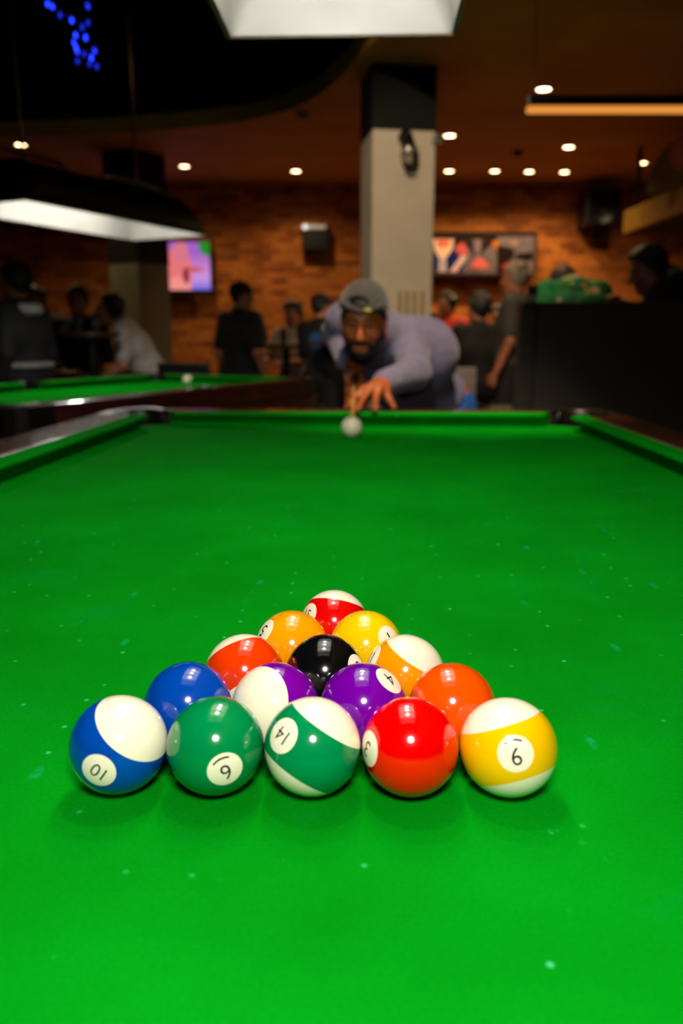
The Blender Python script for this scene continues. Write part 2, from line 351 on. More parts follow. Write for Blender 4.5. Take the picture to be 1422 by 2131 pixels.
def pool_table(name, label, center, rz, PL, PW, rail, wood, railw=.125, railz=.040):
    r = empty(name, (center[0], center[1], 0), rz); tag(r, label, 'pool table')
    hx, hy = PW/2, PL/2; cu = .050; pr = .055
    cx, cy = hx + cu, hy + cu
    z = ZC
    g = empty('frame_origin', (0, 0, z)); 
    bpy.data.objects.remove(g)
    def up(bm): bmesh.ops.translate(bm, verts=bm.verts, vec=(0, 0, z)); return bm
    # bed: octagon-ish slab with the pocket corners left open
    c0 = .052
    poly = [(-cx + c0, -cy), (cx - c0, -cy), (cx, -cy + c0), (cx, -pr), (cx - .012, -pr), (cx - .012, pr), (cx, pr), (cx, cy - c0), (cx - c0, cy), (-cx + c0, cy), (-cx, cy - c0), (-cx, pr), (-cx + .012, pr), (-cx + .012, -pr), (-cx, -pr), (-cx, -cy + c0)]
    obj('bed', prism(poly, z - .045, z), M['cloth'], r)
    k = .085; ms = .060; mm = .014; a0 = .030
    def cush(*a): return obj('cushion', up(cushion_bm(*a)), M['cloth'], r)
    for s in (-1, 1):
        cush((-cx + k, s*cy, 0), (cx - k, s*cy, 0), (0, -s, 0), a0, a0)
        for (y0, y1, e0, e1) in ((-cy + k, -pr - .010, a0, mm), (pr + .010, cy - k, mm, a0)):
            cush((s*cx, y0, 0), (s*cx, y1, 0), (-s, 0, 0), e0, e1)
    # wooden rails (six), mitred short of the pockets
    rw = railw
    def rail_bm(x0, x1, y0, y1): return B(x0, x1, y0, y1, z - .05, z + railz, bev=.008)
    q = .080
    for s in (-1, 1):
        y0, y1 = sorted((s*cy, s*(cy + rw))); obj('rail', rail_bm(-cx + q, cx - q, y0, y1), wood, r)
        x0, x1 = sorted((s*cx, s*(cx + rw)))
        obj('rail', rail_bm(x0, x1, -cy + q, -pr - .012), wood, r); obj('rail', rail_bm(x0, x1, pr + .012, cy - q), wood, r)
    # corner castings and pockets
    for sx in (-1, 1):
        for sy in (-1, 1):
            bm = prism([(sx*(cx + rw), sy*(cy - q)), (sx*(cx + rw), sy*(cy + rw*.45)), (sx*(cx + rw*.8), sy*(cy + rw*.8)), (sx*(cx + rw*.45), sy*(cy + rw)), (sx*(cx - q), sy*(cy + rw)),
                        (sx*(cx - q), sy*(cy + rw*.66)), (sx*(cx + rw*.55), sy*(cy + rw*.55)), (sx*(cx + rw*.66), sy*(cy - q))], z - .05, z + railz - .002)
            obj('corner_casting', bm, M['leather'], r)
            pc_ = (sx*(cx + .004), sy*(cy + .004)); p0 = len(r.children)
            pocket(r, pc_, math.atan2(-sy, -sx), pr + .006, 0, wood)
    for s in (-1, 1):
        pocket(r, (s*(cx + .030), 0), math.atan2(0, -s), pr - .006, 0, wood)
        x0, x1 = sorted((s*(cx + .088), s*(cx + rw))); obj('side_casting', B(x0, x1, -pr - .012, pr + .012, z - .05, z + railz - .003, bev=.005), wood, r)
    for ch in r.children:
        if ch.name.startswith('pocket'): ch.location.z = z
    ox, oy = cx + rw - .012, cy + rw - .012
    for s in (-1, 1):
        y0, y1 = sorted((s*oy, s*(oy - .03))); obj('apron', B(-ox, ox, y0, y1, z - .26, z - .05, bev=.006), M['wood'], r)
        x0, x1 = sorted((s*ox, s*(ox - .03))); obj('apron', B(x0, x1, -oy + .03, oy - .03, z - .26, z - .05, bev=.006), M['wood'], r)
        for s2 in (-1, 1):
            obj('leg', lathe([(.0, 0), (.055, 0), (.06, .03), (.045, .08), (.06, .2), (.08, .38), (.085, z - .30), (.075, z - .26), (0, z - .26)], 18, off=(s*(ox - .13), s2*(oy - .16), 0)), M['wood'], r, smooth=True)
    obj('slate_frame', B(-ox + .035, ox - .035, -oy + .035, oy - .035, z - .20, z - .135), M['black_paint'], r)
    return r
TA = math.radians(-2.1); PW, PL = 1.25, 2.54
tdir = Vector((math.sin(-TA), math.cos(TA), 0)); tper = Vector((math.cos(TA), math.sin(TA), 0))
far_nose = Vector((.050, 2.40, 0)); tcen = far_nose - tdir*(PL/2)
pool_table('pool_table', 'large green-cloth pool table in the foreground with balls racked on it', tcen, TA, PL, PW, None, M['wood_grey'])
# table behind on the left
n0 = atz(30, 848, ZC + .04); n1 = atz(668, 785, ZC + .04); d = (n1 - n0); L2 = d.length; a2 = math.atan2(d.y, d.x); W2 = 1.22
perp = Vector((-d.y, d.x, 0)).normalized(); t2c = (n0 + n1)/2 + perp*(W2/2); T2 = a2 - math.pi/2
pool_table('pool_table', 'second green pool table behind on the left, under the hanging black lamp', t2c, T2, L2 - 2*(.05 + .10), W2 - 2*(.05 + .10), None, M['wood'], railw=.10)

# ------------------------------------------------------------------ hooded table lamps
bulb_m = emat('lamp_bulb', (1.0, .95, .86), BULB_E)
def hood_lamp(label, c, rz, Lh, Wh, z, Hh, nb, ends, ends_m, power=1.0):
    r = empty('hooded_table_lamp', (c[0], c[1], z), rz); tag(r, label, 'pendant lamp')
    # cross-section (x, z) of the arched hood, both ends hipped inwards
    prof = [(1.0, 0), (.985, .16), (.93, .42), (.82, .68), (.64, .88), (.40, .98), (0, 1.0)]
    prof = [(-x, zz) for x, zz in prof] + [(x, zz) for x, zz in prof[-2::-1]]
    def shell(t, inner):
        bm = bmesh.new(); rows = []
        ys = [(-1, 0)] + [(-1 + .008, .36)] + [(-1 + .035, .70), (-1 + .09, .92), (-1 + .18, 1.0), (0, 1.0), (1 - .18, 1.0), (1 - .09, .92), (1 - .035, .70), (1 - .008, .36), (1, 0)]
        w_, l_, h_ = Wh/2 - t, Lh/2 - t, Hh - t
        for y, hs in ys:
            rows.append([bm.verts.new((x*w_, y*l_ if True else 0, zz*h_*hs)) for x, zz in prof])
        for a, b in zip(rows, rows[1:]):
            for i in range(len(prof) - 1):
                q = [a[i], a[i+1], b[i+1], b[i]]
                bm.faces.new(q)
        bmesh.ops.remove_doubles(bm, verts=bm.verts, dist=1e-4)
        bmesh.ops.recalc_face_normals(bm, faces=bm.faces); return bm
    obj('hood', shell(0, False), M['black_metal'], r, smooth=True)
    obj('reflector', shell(.010, True), M['hood_white'], r, smooth=True)
    bm = bmesh.new()
    for s in (-1, 1):
        x0, x1 = sorted((s*Wh/2, s*(Wh/2 - .007))); box(bm, x0, x1, -Lh/2, Lh/2, -.002, .008)
        y0, y1 = sorted((s*Lh/2, s*(Lh/2 - .007))); box(bm, -Wh/2 + .007, Wh/2 - .007, y0, y1, -.002, .008)
    obj('rim', bm, M['brass_rim'], r)
    for i in range(nb):
        y = (i - (nb - 1)/2)*Lh/(nb + 1.6)
        b = obj('bulb', lathe([(0, -.055), (.022, -.050), (.034, -.030), (.036, -.010), (.028, .016), (.018, .034), (.016, .05)], 18), bulb_m, r, loc=(0, y, Hh*.72), smooth=True)
        obj('socket', T([(0, 0, .030), (0, 0, Hh*.27)], .02, 14), M['black_plastic'], b)
    for s in (-1, 1):
        top = 3.55 - z
        obj('suspension_rod', T([(0, s*Lh*.30, Hh - .012), (0, s*Lh*.30, top)], .007, 8), M['chrome'], r)
    for s in (-1, 1): obj('top_pipe', T([(0, s*Lh*.47, Hh - .03), (0, s*Lh*.46, Hh + .035), (0, s*Lh*.42, Hh + .05), (0, s*Lh*.14, Hh + .05), (0, s*Lh*.10, Hh + .035), (0, s*Lh*.10, Hh - .012)], .013, 12), M['chrome'], r, smooth=True)
    return r
ZR = CAMZ + .55
la = atz(482, 76, ZR); lb = atz(938, 76, ZR); lw = (lb - la).length + .02; lmid = (la + lb)/2; LL = 1.30
hood_lamp('white-lined hooded lamp hanging over the foreground pool table, cut off by the top edge', lmid - tdir*(LL/2), TA, LL, lw, ZR, .20, 3, None, None)
A2, B2 = atz(52, 415, ZR), atz(432, 490, ZR); dd = (B2 - A2); pp = Vector((-dd.y, dd.x, 0)).normalized(); W_l2 = .52
l2 = hood_lamp('long black hooded lamp with bright white lining hanging at left', (A2 + B2)/2 + pp*W_l2/2, math.atan2(dd.y, dd.x) - math.pi/2, dd.length, W_l2, ZR, .20, 3, None, None)


# ------------------------------------------------------------------ balls
BRAD = .0284
IVORY = mat('ivory_resin', (250, 238, 206), .13, coat=.6, spec=.5)
INK = mat('numeral_ink', (8, 16, 34), .25)
def ball_mesh(stripe):
    n = 64; bm = bmesh.new(); s0 = math.radians(32)
    lats = sorted(set([-math.pi/2 + math.pi*i/40 for i in range(41)] + [s0, -s0]))
    prof = [(BRAD*math.cos(a) if abs(abs(a) - math.pi/2) > 1e-6 else 0, BRAD*math.sin(a)) for a in lats]
    lathe(prof, n, bm)
    if stripe:
        for f in bm.faces:
            if abs(f.calc_center_median().z) > BRAD*math.sin(s0): f.material_index = 1
    return bm
def cap_mesh(ang, rad):
    return lathe([(rad*math.sin(ang*i/8), rad*math.cos(ang*i/8)) for i in range(9)], 40)
def text_mesh(s, size, rad):
    cu = bpy.data.curves.new('t', 'FONT'); cu.body = s; cu.size = size; cu.align_x = 'CENTER'; cu.align_y = 'CENTER'; cu.resolution_u = 6; cu.space_character = .92; cu.offset = -.00002
    o = bpy.data.objects.new('t', cu); C.objects.link(o); dg = bpy.context.evaluated_depsgraph_get()
    me = bpy.data.meshes.new_from_object(o.evaluated_get(dg)); bpy.data.objects.remove(o); bpy.data.curves.remove(cu)
    bm = bmesh.new(); bm.from_mesh(me); bpy.data.meshes.remove(me)
    bmesh.ops.triangulate(bm, faces=bm.faces)
    xs = [v.co.x for v in bm.verts]; ys = [v.co.y for v in bm.verts]; mx, my = (min(xs) + max(xs))/2, (min(ys) + max(ys))/2
    for v in bm.verts: v.co.x = (v.co.x - mx)*.95; v.co.y -= my
    if s in ('6', '9'):
        for v in bm.verts: v.co.y += size*.10
        h = size*.5; k = 12; ring = []
        for i in range(k + 1):
            a = -1 + 2*i/k
            ring.append((bm.verts.new((a*size*.36, -h*1.02 + .10*size*a*a, 0)), bm.verts.new((a*size*.36, -h*1.02 - size*.085 + .10*size*a*a, 0))))
        for p, q in zip(ring, ring[1:]): bm.faces.new((p[0], p[1], q[1], q[0]))
    for _ in range(3):
        es = [e for e in bm.edges if e.calc_length() > .0012]
        if es: bmesh.ops.subdivide_edges(bm, edges=es, cuts=1); bmesh.ops.triangulate(bm, faces=bm.faces)
    for v in bm.verts:
        v.co = Vector((v.co.x, v.co.y, rad)).normalized()*rad
    for f in bm.faces:
        if f.normal.z < 0: f.normal_flip()
    return bm
def ortho(a, b):
    a = a.normalized(); b = (b - a*a.dot(b)).normalized(); return a, b
def pool_ball(name, label, pos, num, colour, stripe, spot=None, up=None, pole=None):
    """spot, pole: directions in the view of the ball (right, up, towards the viewer); up: which way the numeral's top points there"""
    col = mat('ball_%s' % num, colour, .13, coat=.6, spec=.5)
    c = Vector((pos[0], pos[1], ZC + BRAD + .0004))
    tw = (Vector((0, 0, CAMZ)) - c).normalized(); rt = Vector((0, 0, 1)).cross(tw).normalized(); upv = tw.cross(rt)
    W = lambda p: (rt*p[0] + upv*p[1] + tw*(p[2] if len(p) > 2 else math.sqrt(max(0, 1 - p[0]**2 - p[1]**2))))
    o = obj('pool_ball', ball_mesh(stripe), [col, IVORY], None, loc=c, smooth=True)
    tag(o, label, 'ball', 'racked pool balls')
    s = W(spot) if spot else W((.35, -.55, -1))
    p = W(pole) if pole else (s.cross(tw) if abs(s.dot(tw)) < .95 else upv)
    if spot: s, p = ortho(s, p)
    else: p, s = ortho(p, s)
    x = s; z = p; y = z.cross(x)
    o.matrix_world = Matrix.Translation(c) @ Matrix((x, y, z)).transposed().to_4x4()
    inv = o.matrix_world.to_3x3().inverted()
    U = inv @ W((*(up or (0, 1)), 0))
    for sg in (1,):
        zz = Vector((sg, 0, 0)); yy = (U - zz*zz.dot(U)).normalized(); xx = yy.cross(zz)
        k = obj('number_spot', cap_mesh(math.radians(20.8), BRAD*1.0012), IVORY, o, smooth=True)
        k.matrix_local = Matrix((xx, yy, zz)).transposed().to_4x4()
        obj('numeral', text_mesh(num, .0142 if len(num) == 1 else .0122, BRAD*1.0032), INK, k)
    return o
BP = {'10': (-.1319, .4263), '6': (-.0745, .4252), '14': (-.0171, .4241), '3': (.0404, .4234), '9': (.0980, .4231), '2': (-.1006, .4764), '12': (-.0432, .4752), '4': (.0143, .4745), '7': (.0721, .4744),
      '13': (-.0695, .5263), '8': (-.0120, .5256), '11': (.0454, .5252), '5': (-.0387, .5765), '1': (.0189, .5762), '15': (-.0062, .6279)}
for num, label, colour, stripe, spot, up, pole in (
    ('10', 'blue striped ball number 10 at the left end of the front row', (0, 70, 168), 1, (-.435, -.47), (-.66, -.75), (.545, .545, .64)),
    ('6', 'plain green ball number 6 in the front row', (0, 130, 66), 0, (.175, -.50), (.37, -.93), None),
    ('14', 'green striped ball number 14 in the middle of the front row', (0, 132, 72), 1, (-.61, .22), (-.72, -.69), (.56, .80, .20)),
    ('3', 'plain bright red ball in the front row beside the yellow striped ball', (235, 0, 0), 0, (-.87, -.08, .486), (-.75, -.5), None),
    ('9', 'yellow striped ball number 9 at the right end of the front row', (250, 190, 0), 1, (.16, -.12), (.27, -.96), (-.355, .92, .17)),
    ('2', 'plain blue ball behind the blue striped ball', (0, 66, 164), 0, None, None, None),
    ('12', 'purple striped ball showing mostly white, behind the green balls', (118, 0, 150), 1, None, None, (-.66, .10, .74)),
    ('4', 'plain purple ball with its number spot at upper right', (108, 0, 150), 0, (.60, .62), (.45, -.9), None),
    ('7', 'plain orange ball behind the yellow striped ball', (240, 78, 0), 0, None, None, None),
    ('13', 'orange-red striped ball with a white sliver on top, in the third row', (238, 58, 0), 1, None, None, (-.33, .86, -.37)),
    ('8', 'black eight ball in the centre of the rack', (9, 9, 10), 0, (.82, .14), (0, 1), None),
    ('11', 'amber striped ball at the right of the third row', (240, 150, 0), 1, (-.85, .40, .34), (-.5, -.85), (.64, .74, .21)),
    ('5', 'plain amber ball with number 5 spot at its left, in the fourth row', (244, 160, 0), 0, (-.76, .46), (-.7, -.7), None),
    ('1', 'plain yellow ball in the fourth row beside the amber ball', (250, 202, 0), 0, (.64, .24), (.5, -.86), None),
    ('15', 'red striped ball number 15 at the far tip of the rack', (222, 6, 4), 1, (-.78, .27), (.25, .95), (.15, .97, -.19))):
    pool_ball('pool_ball', label, BP[num], num, colour, stripe, spot, up, pole)
def plain_ball(label, c):
    o = obj('cue_ball', ball_mesh(False), [IVORY], None, loc=c, smooth=True); return tag(o, label, 'ball')
cb = atz(732, 889, ZC + BRAD + .0004)
plain_ball('white cue ball in front of the leaning player at the far cushion', cb)
plain_ball('white ball on the second table behind at left', atz(391, 791, ZC + BRAD + .0004))

# ------------------------------------------------------------------ figures: smooth unions of limbs turned into one surface
f4 = np.float32
def smin(a, b, k):
    h = np.maximum(f4(k) - np.abs(a - b), f4(0))
    return np.minimum(a, b) - h*h*f4(.25/k)
def prim_d(p, P):
    """distance of the points P (three rows) to one limb (c), ellipsoid (e) or plane (p)"""
    t = p[0]
    if t == 'c':
        a = np.asarray(p[1], f4); ab = np.asarray(p[2], f4) - a; L = f4(max(float(ab @ ab), 1e-9))
        x, y, z = P[0] - a[0], P[1] - a[1], P[2] - a[2]
        h = np.minimum(np.maximum((x*ab[0] + y*ab[1] + z*ab[2])/L, f4(0)), f4(1))
        x -= h*ab[0]; y -= h*ab[1]; z -= h*ab[2]
        return np.sqrt(x*x + y*y + z*z) - (f4(p[3]) + f4(p[4] - p[3])*h)
    if t == 'e':
        c, r = np.asarray(p[1], f4), np.asarray(p[2], f4)
        q = P - c[:, None]
        if p[3] is not None: q = np.asarray(p[3], f4).T @ q
        q = q/r[:, None]; k0 = np.sqrt(q[0]*q[0] + q[1]*q[1] + q[2]*q[2])
        q = q/r[:, None]; k1 = np.sqrt(q[0]*q[0] + q[1]*q[1] + q[2]*q[2])
        return k0*(k0 - f4(1))/np.maximum(k1, f4(1e-6))
    n = np.asarray(p[2], f4); c = np.asarray(p[1], f4)
    return (P[0] - c[0])*n[0] + (P[1] - c[1])*n[1] + (P[2] - c[2])*n[2]
def prim_box(p):
    if p[0] == 'c':
        a, b = np.asarray(p[1], float), np.asarray(p[2], float); r = max(p[3], p[4]); return np.minimum(a, b) - r, np.maximum(a, b) + r
    c = np.asarray(p[1], float); r = max(p[2]); return c - r, c + r
def field(prims, P):
    """prims: (op, k, prim); op u = union, s = carve, i = keep inside"""
    P = np.ascontiguousarray(P.T, dtype=f4); d = None
    for op, k, p in prims:
        e = prim_d(p, P)
        if d is None: d = e
        elif op == 'u': d = smin(d, e, k)
        elif op == 's': d = -smin(-d, e, k)
        else: d = -smin(-d, -e, k)
    return d
def surface(prims, vox):
    boxes = [prim_box(p) for op, k, p in prims if op == 'u']
    lo = np.min([b[0] for b in boxes], 0) - 3*vox - .012; hi = np.max([b[1] for b in boxes], 0) + 3*vox + .012
    nb = 8; n = np.ceil((hi - lo)/vox/nb).astype(int); N = n*nb + 1
    G = np.full(N, 1.0, np.float32)
    bi = np.stack(np.meshgrid(*[np.arange(k) for k in n], indexing='ij'), -1).reshape(-1, 3)
    cen = lo + (bi + .5)*nb*vox
    dc = field(prims, cen); rad = nb*vox*.5*1.7321
    near = np.abs(dc) < rad*1.35 + .015
    for b in bi[dc < 0]: G[b[0]*nb:b[0]*nb + nb + 1, b[1]*nb:b[1]*nb + nb + 1, b[2]*nb:b[2]*nb + nb + 1] = -1
    off = np.stack(np.meshgrid(*[np.arange(nb + 1)]*3, indexing='ij'), -1).reshape(-1, 3)
    nbk = bi[near]
    sup = nbk//3; key = (sup[:, 0]*4096 + sup[:, 1])*4096 + sup[:, 2]; srt = np.argsort(key, kind='stable'); cuts = np.flatnonzero(np.diff(key[srt])) + 1
    for grp in np.split(srt, cuts):
        if not len(grp): continue
        ch = nbk[grp]; mn, mx_ = ch.min(0)*nb*vox + lo, (ch.max(0) + 1)*nb*vox + lo; c_ = ((mn + mx_)/2)[:, None]; Rs = np.linalg.norm(mx_ - mn)/2   # only limbs that reach this block matter
        du = [float(prim_d(p, c_)[0]) if op == 'u' else None for op, k, p in prims]; dm = min(x for x in du if x is not None)
        use = [q for q, x in zip(prims, du) if x is None or x - Rs*1.3 <= dm + Rs + 3*q[1]]
        idx = (ch[:, None, :]*nb + off[None]).reshape(-1, 3)
        G[idx[:, 0], idx[:, 1], idx[:, 2]] = field(use, lo + idx*vox)
    S = G < 0
    cs = np.zeros(tuple(k - 1 for k in N), np.int8)
    for dx in (0, 1):
        for dy in (0, 1):
            for dz in (0, 1):
                cs += S[dx:N[0] - 1 + dx, dy:N[1] - 1 + dy, dz:N[2] - 1 + dz]
    act = (cs > 0) & (cs < 8); ci = np.argwhere(act)
    vid = np.full(act.shape, -1, np.int64); vid[act] = np.arange(len(ci))
    cor = np.array([(i, j, k) for i in (0, 1) for j in (0, 1) for k in (0, 1)])
    val = np.stack([G[ci[:, 0] + c[0], ci[:, 1] + c[1], ci[:, 2] + c[2]] for c in cor], 1)
    acc = np.zeros((len(ci), 3)); cnt = np.zeros(len(ci))
    for i in range(8):
        for j in range(i + 1, 8):
            if np.abs(cor[i] - cor[j]).sum() != 1: continue
            m = (val[:, i] < 0) != (val[:, j] < 0)
            t = val[m, i]/(val[m, i] - val[m, j])
            acc[m] += cor[i] + t[:, None]*(cor[j] - cor[i]); cnt[m] += 1
    V = lo + (ci + acc/np.maximum(cnt, 1)[:, None])*vox
    Q = []
    for ax in range(3):
        o1, o2 = [(1, 2), (2, 0), (0, 1)][ax]
        sl0 = [slice(None)]*3; sl1 = [slice(None)]*3; sl0[ax] = slice(0, -1); sl1[ax] = slice(1, None)
        A, Bq = S[tuple(sl0)], S[tuple(sl1)]
        e = np.argwhere(A != Bq)
        e = e[(e[:, o1] > 0) & (e[:, o2] > 0) & (e[:, o1] < N[o1] - 1) & (e[:, o2] < N[o2] - 1)]
        flip = A[e[:, 0], e[:, 1], e[:, 2]]
        d1 = np.zeros(3, int); d1[o1] = 1; d2 = np.zeros(3, int); d2[o2] = 1
        g = lambda q: vid[q[:, 0], q[:, 1], q[:, 2]]
        q = np.stack([g(e - d1 - d2), g(e - d2), g(e), g(e - d1)], 1)
        q[~flip] = q[~flip][:, ::-1]; Q.append(q)
    Q = np.concatenate(Q); Q = Q[(Q >= 0).all(1)]
    me = bpy.data.meshes.new('surface'); nv, nf = len(V), len(Q)
    me.vertices.add(nv); me.vertices.foreach_set('co', V.astype(np.float32).ravel())
    me.loops.add(nf*4); me.loops.foreach_set('vertex_index', Q.astype(np.int32).ravel())
    me.polygons.add(nf); me.polygons.foreach_set('loop_start', np.arange(0, nf*4, 4, dtype=np.int32))
    me.update(calc_edges=True); me.validate(); me.shade_smooth()
    return me
V3 = lambda *a: np.array(a, float)
def Rm(rx=0, ry=0, rz=0):
    return np.array((Matrix.Rotation(rz, 3, 'Z') @ Matrix.Rotation(ry, 3, 'Y') @ Matrix.Rotation(rx, 3, 'X')))
def head_prims(c, R, s=1.0):
    w_ = lambda q: np.asarray(c) + R @ (np.array(q, float)*s)
    e = lambda q, r, k=.015, op='u': (op, k, ('e', w_(q), np.array(r)*s, R))
    cp = lambda a, b, ra, rb, k=.012, op='u': (op, k, ('c', w_(a), w_(b), ra*s, rb*s))
    H = [e((0, -.012, .030), (.075, .094, .088)), e((0, .022, -.040), (.061, .066, .082), .03), e((0, .060, -.098), (.027, .024, .022), .03),
         cp((-.052, .0, -.062), (-.02, .055, -.098), .020, .018, .025), cp((.052, .0, -.062), (.02, .055, -.098), .020, .018, .025),
         cp((-.036, .076, .026), (.036, .076, .026), .013, .013, .015), e((-.040, .058, -.030), (.024, .024, .022), .02), e((.040, .058, -.030), (.024, .024, .022), .02),
         e((-.031, .096, .004), (.017, .016, .011), .010, 's'), e((.031, .096, .004), (.017, .016, .011), .010, 's'),
         cp((0, .086, .008), (0, .106, -.034), .009, .013, .012), e((-.013, .095, -.040), (.009, .010, .008), .008), e((.013, .095, -.040), (.009, .010, .008), .008),
         cp((-.019, .079, -.068), (.019, .079, -.068), .008, .008, .008), cp((-.015, .078, -.081), (.015, .078, -.081), .008, .008, .008),
         e((-.077, -.008, -.008), (.009, .019, .031), .006), e((.077, -.008, -.008), (.009, .019, .031), .006)]
    return H
SK = lambda c, R, s, t: [('u', .015, ('e', np.asarray(c) + R @ V3(0, -.012, .030)*s, V3(.075 + t, .094 + t, .088 + t)*s, R)), ('u', .03, ('e', np.asarray(c) + R @ V3(0, .0, -.030)*s, V3(.062 + t, .066 + t, .075 + t)*s, R))]
def hand_prims(Wp, d, n, side, s=1.0, curl=.5):
    """Wp wrist, d along the hand, n out of the palm, side towards the thumb"""
    d, n, sd = [np.asarray(q, float)/np.linalg.norm(q) for q in (d, n, side)]
    P = [('u', .012, ('c', Wp + d*.015*s, Wp + d*.075*s + sd*.020*s, .020*s, .016*s)), ('u', .012, ('c', Wp + d*.015*s, Wp + d*.072*s - sd*.022*s, .020*s, .015*s))]
    for i, L in enumerate((.070, .078, .073, .058)):
        a = Wp + d*.080*s + sd*(.030 - .020*i)*s
        d1 = d*math.cos(curl*.7) + n*math.sin(curl*.7); d2 = d*math.cos(curl*1.7) + n*math.sin(curl*1.7)
        b = a + d1*L*.5*s; c = b + d2*L*.5*s
        P += [('u', .005, ('c', a, b, .0098*s, .0090*s)), ('u', .004, ('c', b, c, .0090*s, .0078*s))]
    a = Wp + d*.028*s + sd*.020*s; b = a + (d*.6 + sd*.75 + n*.3)*.042*s; c = b + (d*.9 + sd*.25 + n*.35)*.034*s
    P += [('u', .010, ('c', a, b, .0135*s, .0105*s)), ('u', .004, ('c', b, c, .0105*s, .0085*s))]
    return P

_mc = {}
def cm(name, rgb, rough=.85, c2=None, scale=30):
    k = (name, rgb)
    if k not in _mc:
        _mc[k] = mat(name, rgb, rough, noise=(scale, c2 or tuple(int(x*.75) for x in rgb), .3, .7, (1, 1, 1)))
    return _mc[k]
SKIN = {'tan': cm('skin_tan', (168, 104, 72), .5, (152, 90, 62), 12), 'fair': cm('skin_fair', (206, 150, 120), .5, (190, 130, 102), 12), 'brown': cm('skin_brown', (168, 86, 36), .55, (146, 70, 26), 14)}
HAIRM = {'black': cm('hair_black', (14, 11, 10), .6), 'grey': cm('hair_grey', (130, 116, 102), .7), 'brown': cm('hair_brown', (40, 26, 18), .6)}

def joints(pose='stand', seat=.70, lean=0.0, arms='down', head=(0, 0, 0), twist=0.0):
    J = dict(pelvis=V3(0, 0, .95), chest=V3(0, .01, 1.28), neck=V3(0, -.01, 1.455), head=V3(0, .025, 1.615))
    for s, n in ((1, 'r'), (-1, 'l')):
        J['sh' + n] = V3(s*.185, -.01, 1.415)
        if arms == 'down': J['el' + n] = V3(s*.245, -.04, 1.13); J['wr' + n] = V3(s*.255, .06, .89)
        elif arms == 'table': J['el' + n] = V3(s*.25, .12, 1.17); J['wr' + n] = V3(s*.14, .34, 1.16)
        elif arms == 'lap': J['el' + n] = V3(s*.26, .04, 1.14); J['wr' + n] = V3(s*.08, .24, 1.04)
        elif arms == 'hip': J['el' + n] = V3(s*.36, -.06, 1.16); J['wr' + n] = V3(s*.20, .06, 1.02)
        elif arms == 'drink': J['el' + n] = V3(s*.25, .12, 1.16); J['wr' + n] = V3(s*(.10 if s > 0 else .16), .26, 1.36 if s > 0 else 1.12)
        J['hip' + n] = V3(s*.092, 0, .93); J['kn' + n] = V3(s*.105, .025, .50); J['an' + n] = V3(s*.11, -.02, .085)
    c, s_ = math.cos(lean), math.sin(lean)
    for k in list(J):
        if k[:2] in ('ch', 'ne', 'he', 'sh', 'el', 'wr'):
            q = J[k] - J['pelvis']; J[k] = J['pelvis'] + V3(q[0], q[1]*c + q[2]*s_, -q[1]*s_ + q[2]*c)
    if pose == 'sit':
        dz = seat + .10 - .95
        for k in J: J[k] = J[k] + V3(0, 0, dz)
        for s, n in ((1, 'r'), (-1, 'l')):
            J['hip' + n] = V3(s*.092, 0, seat + .085); J['kn' + n] = V3(s*.15, .42, seat + .075); J['an' + n] = V3(s*.15, .40, max(seat - .36, .085))
    J['lean'] = lean; J['hrot'] = head
    return J
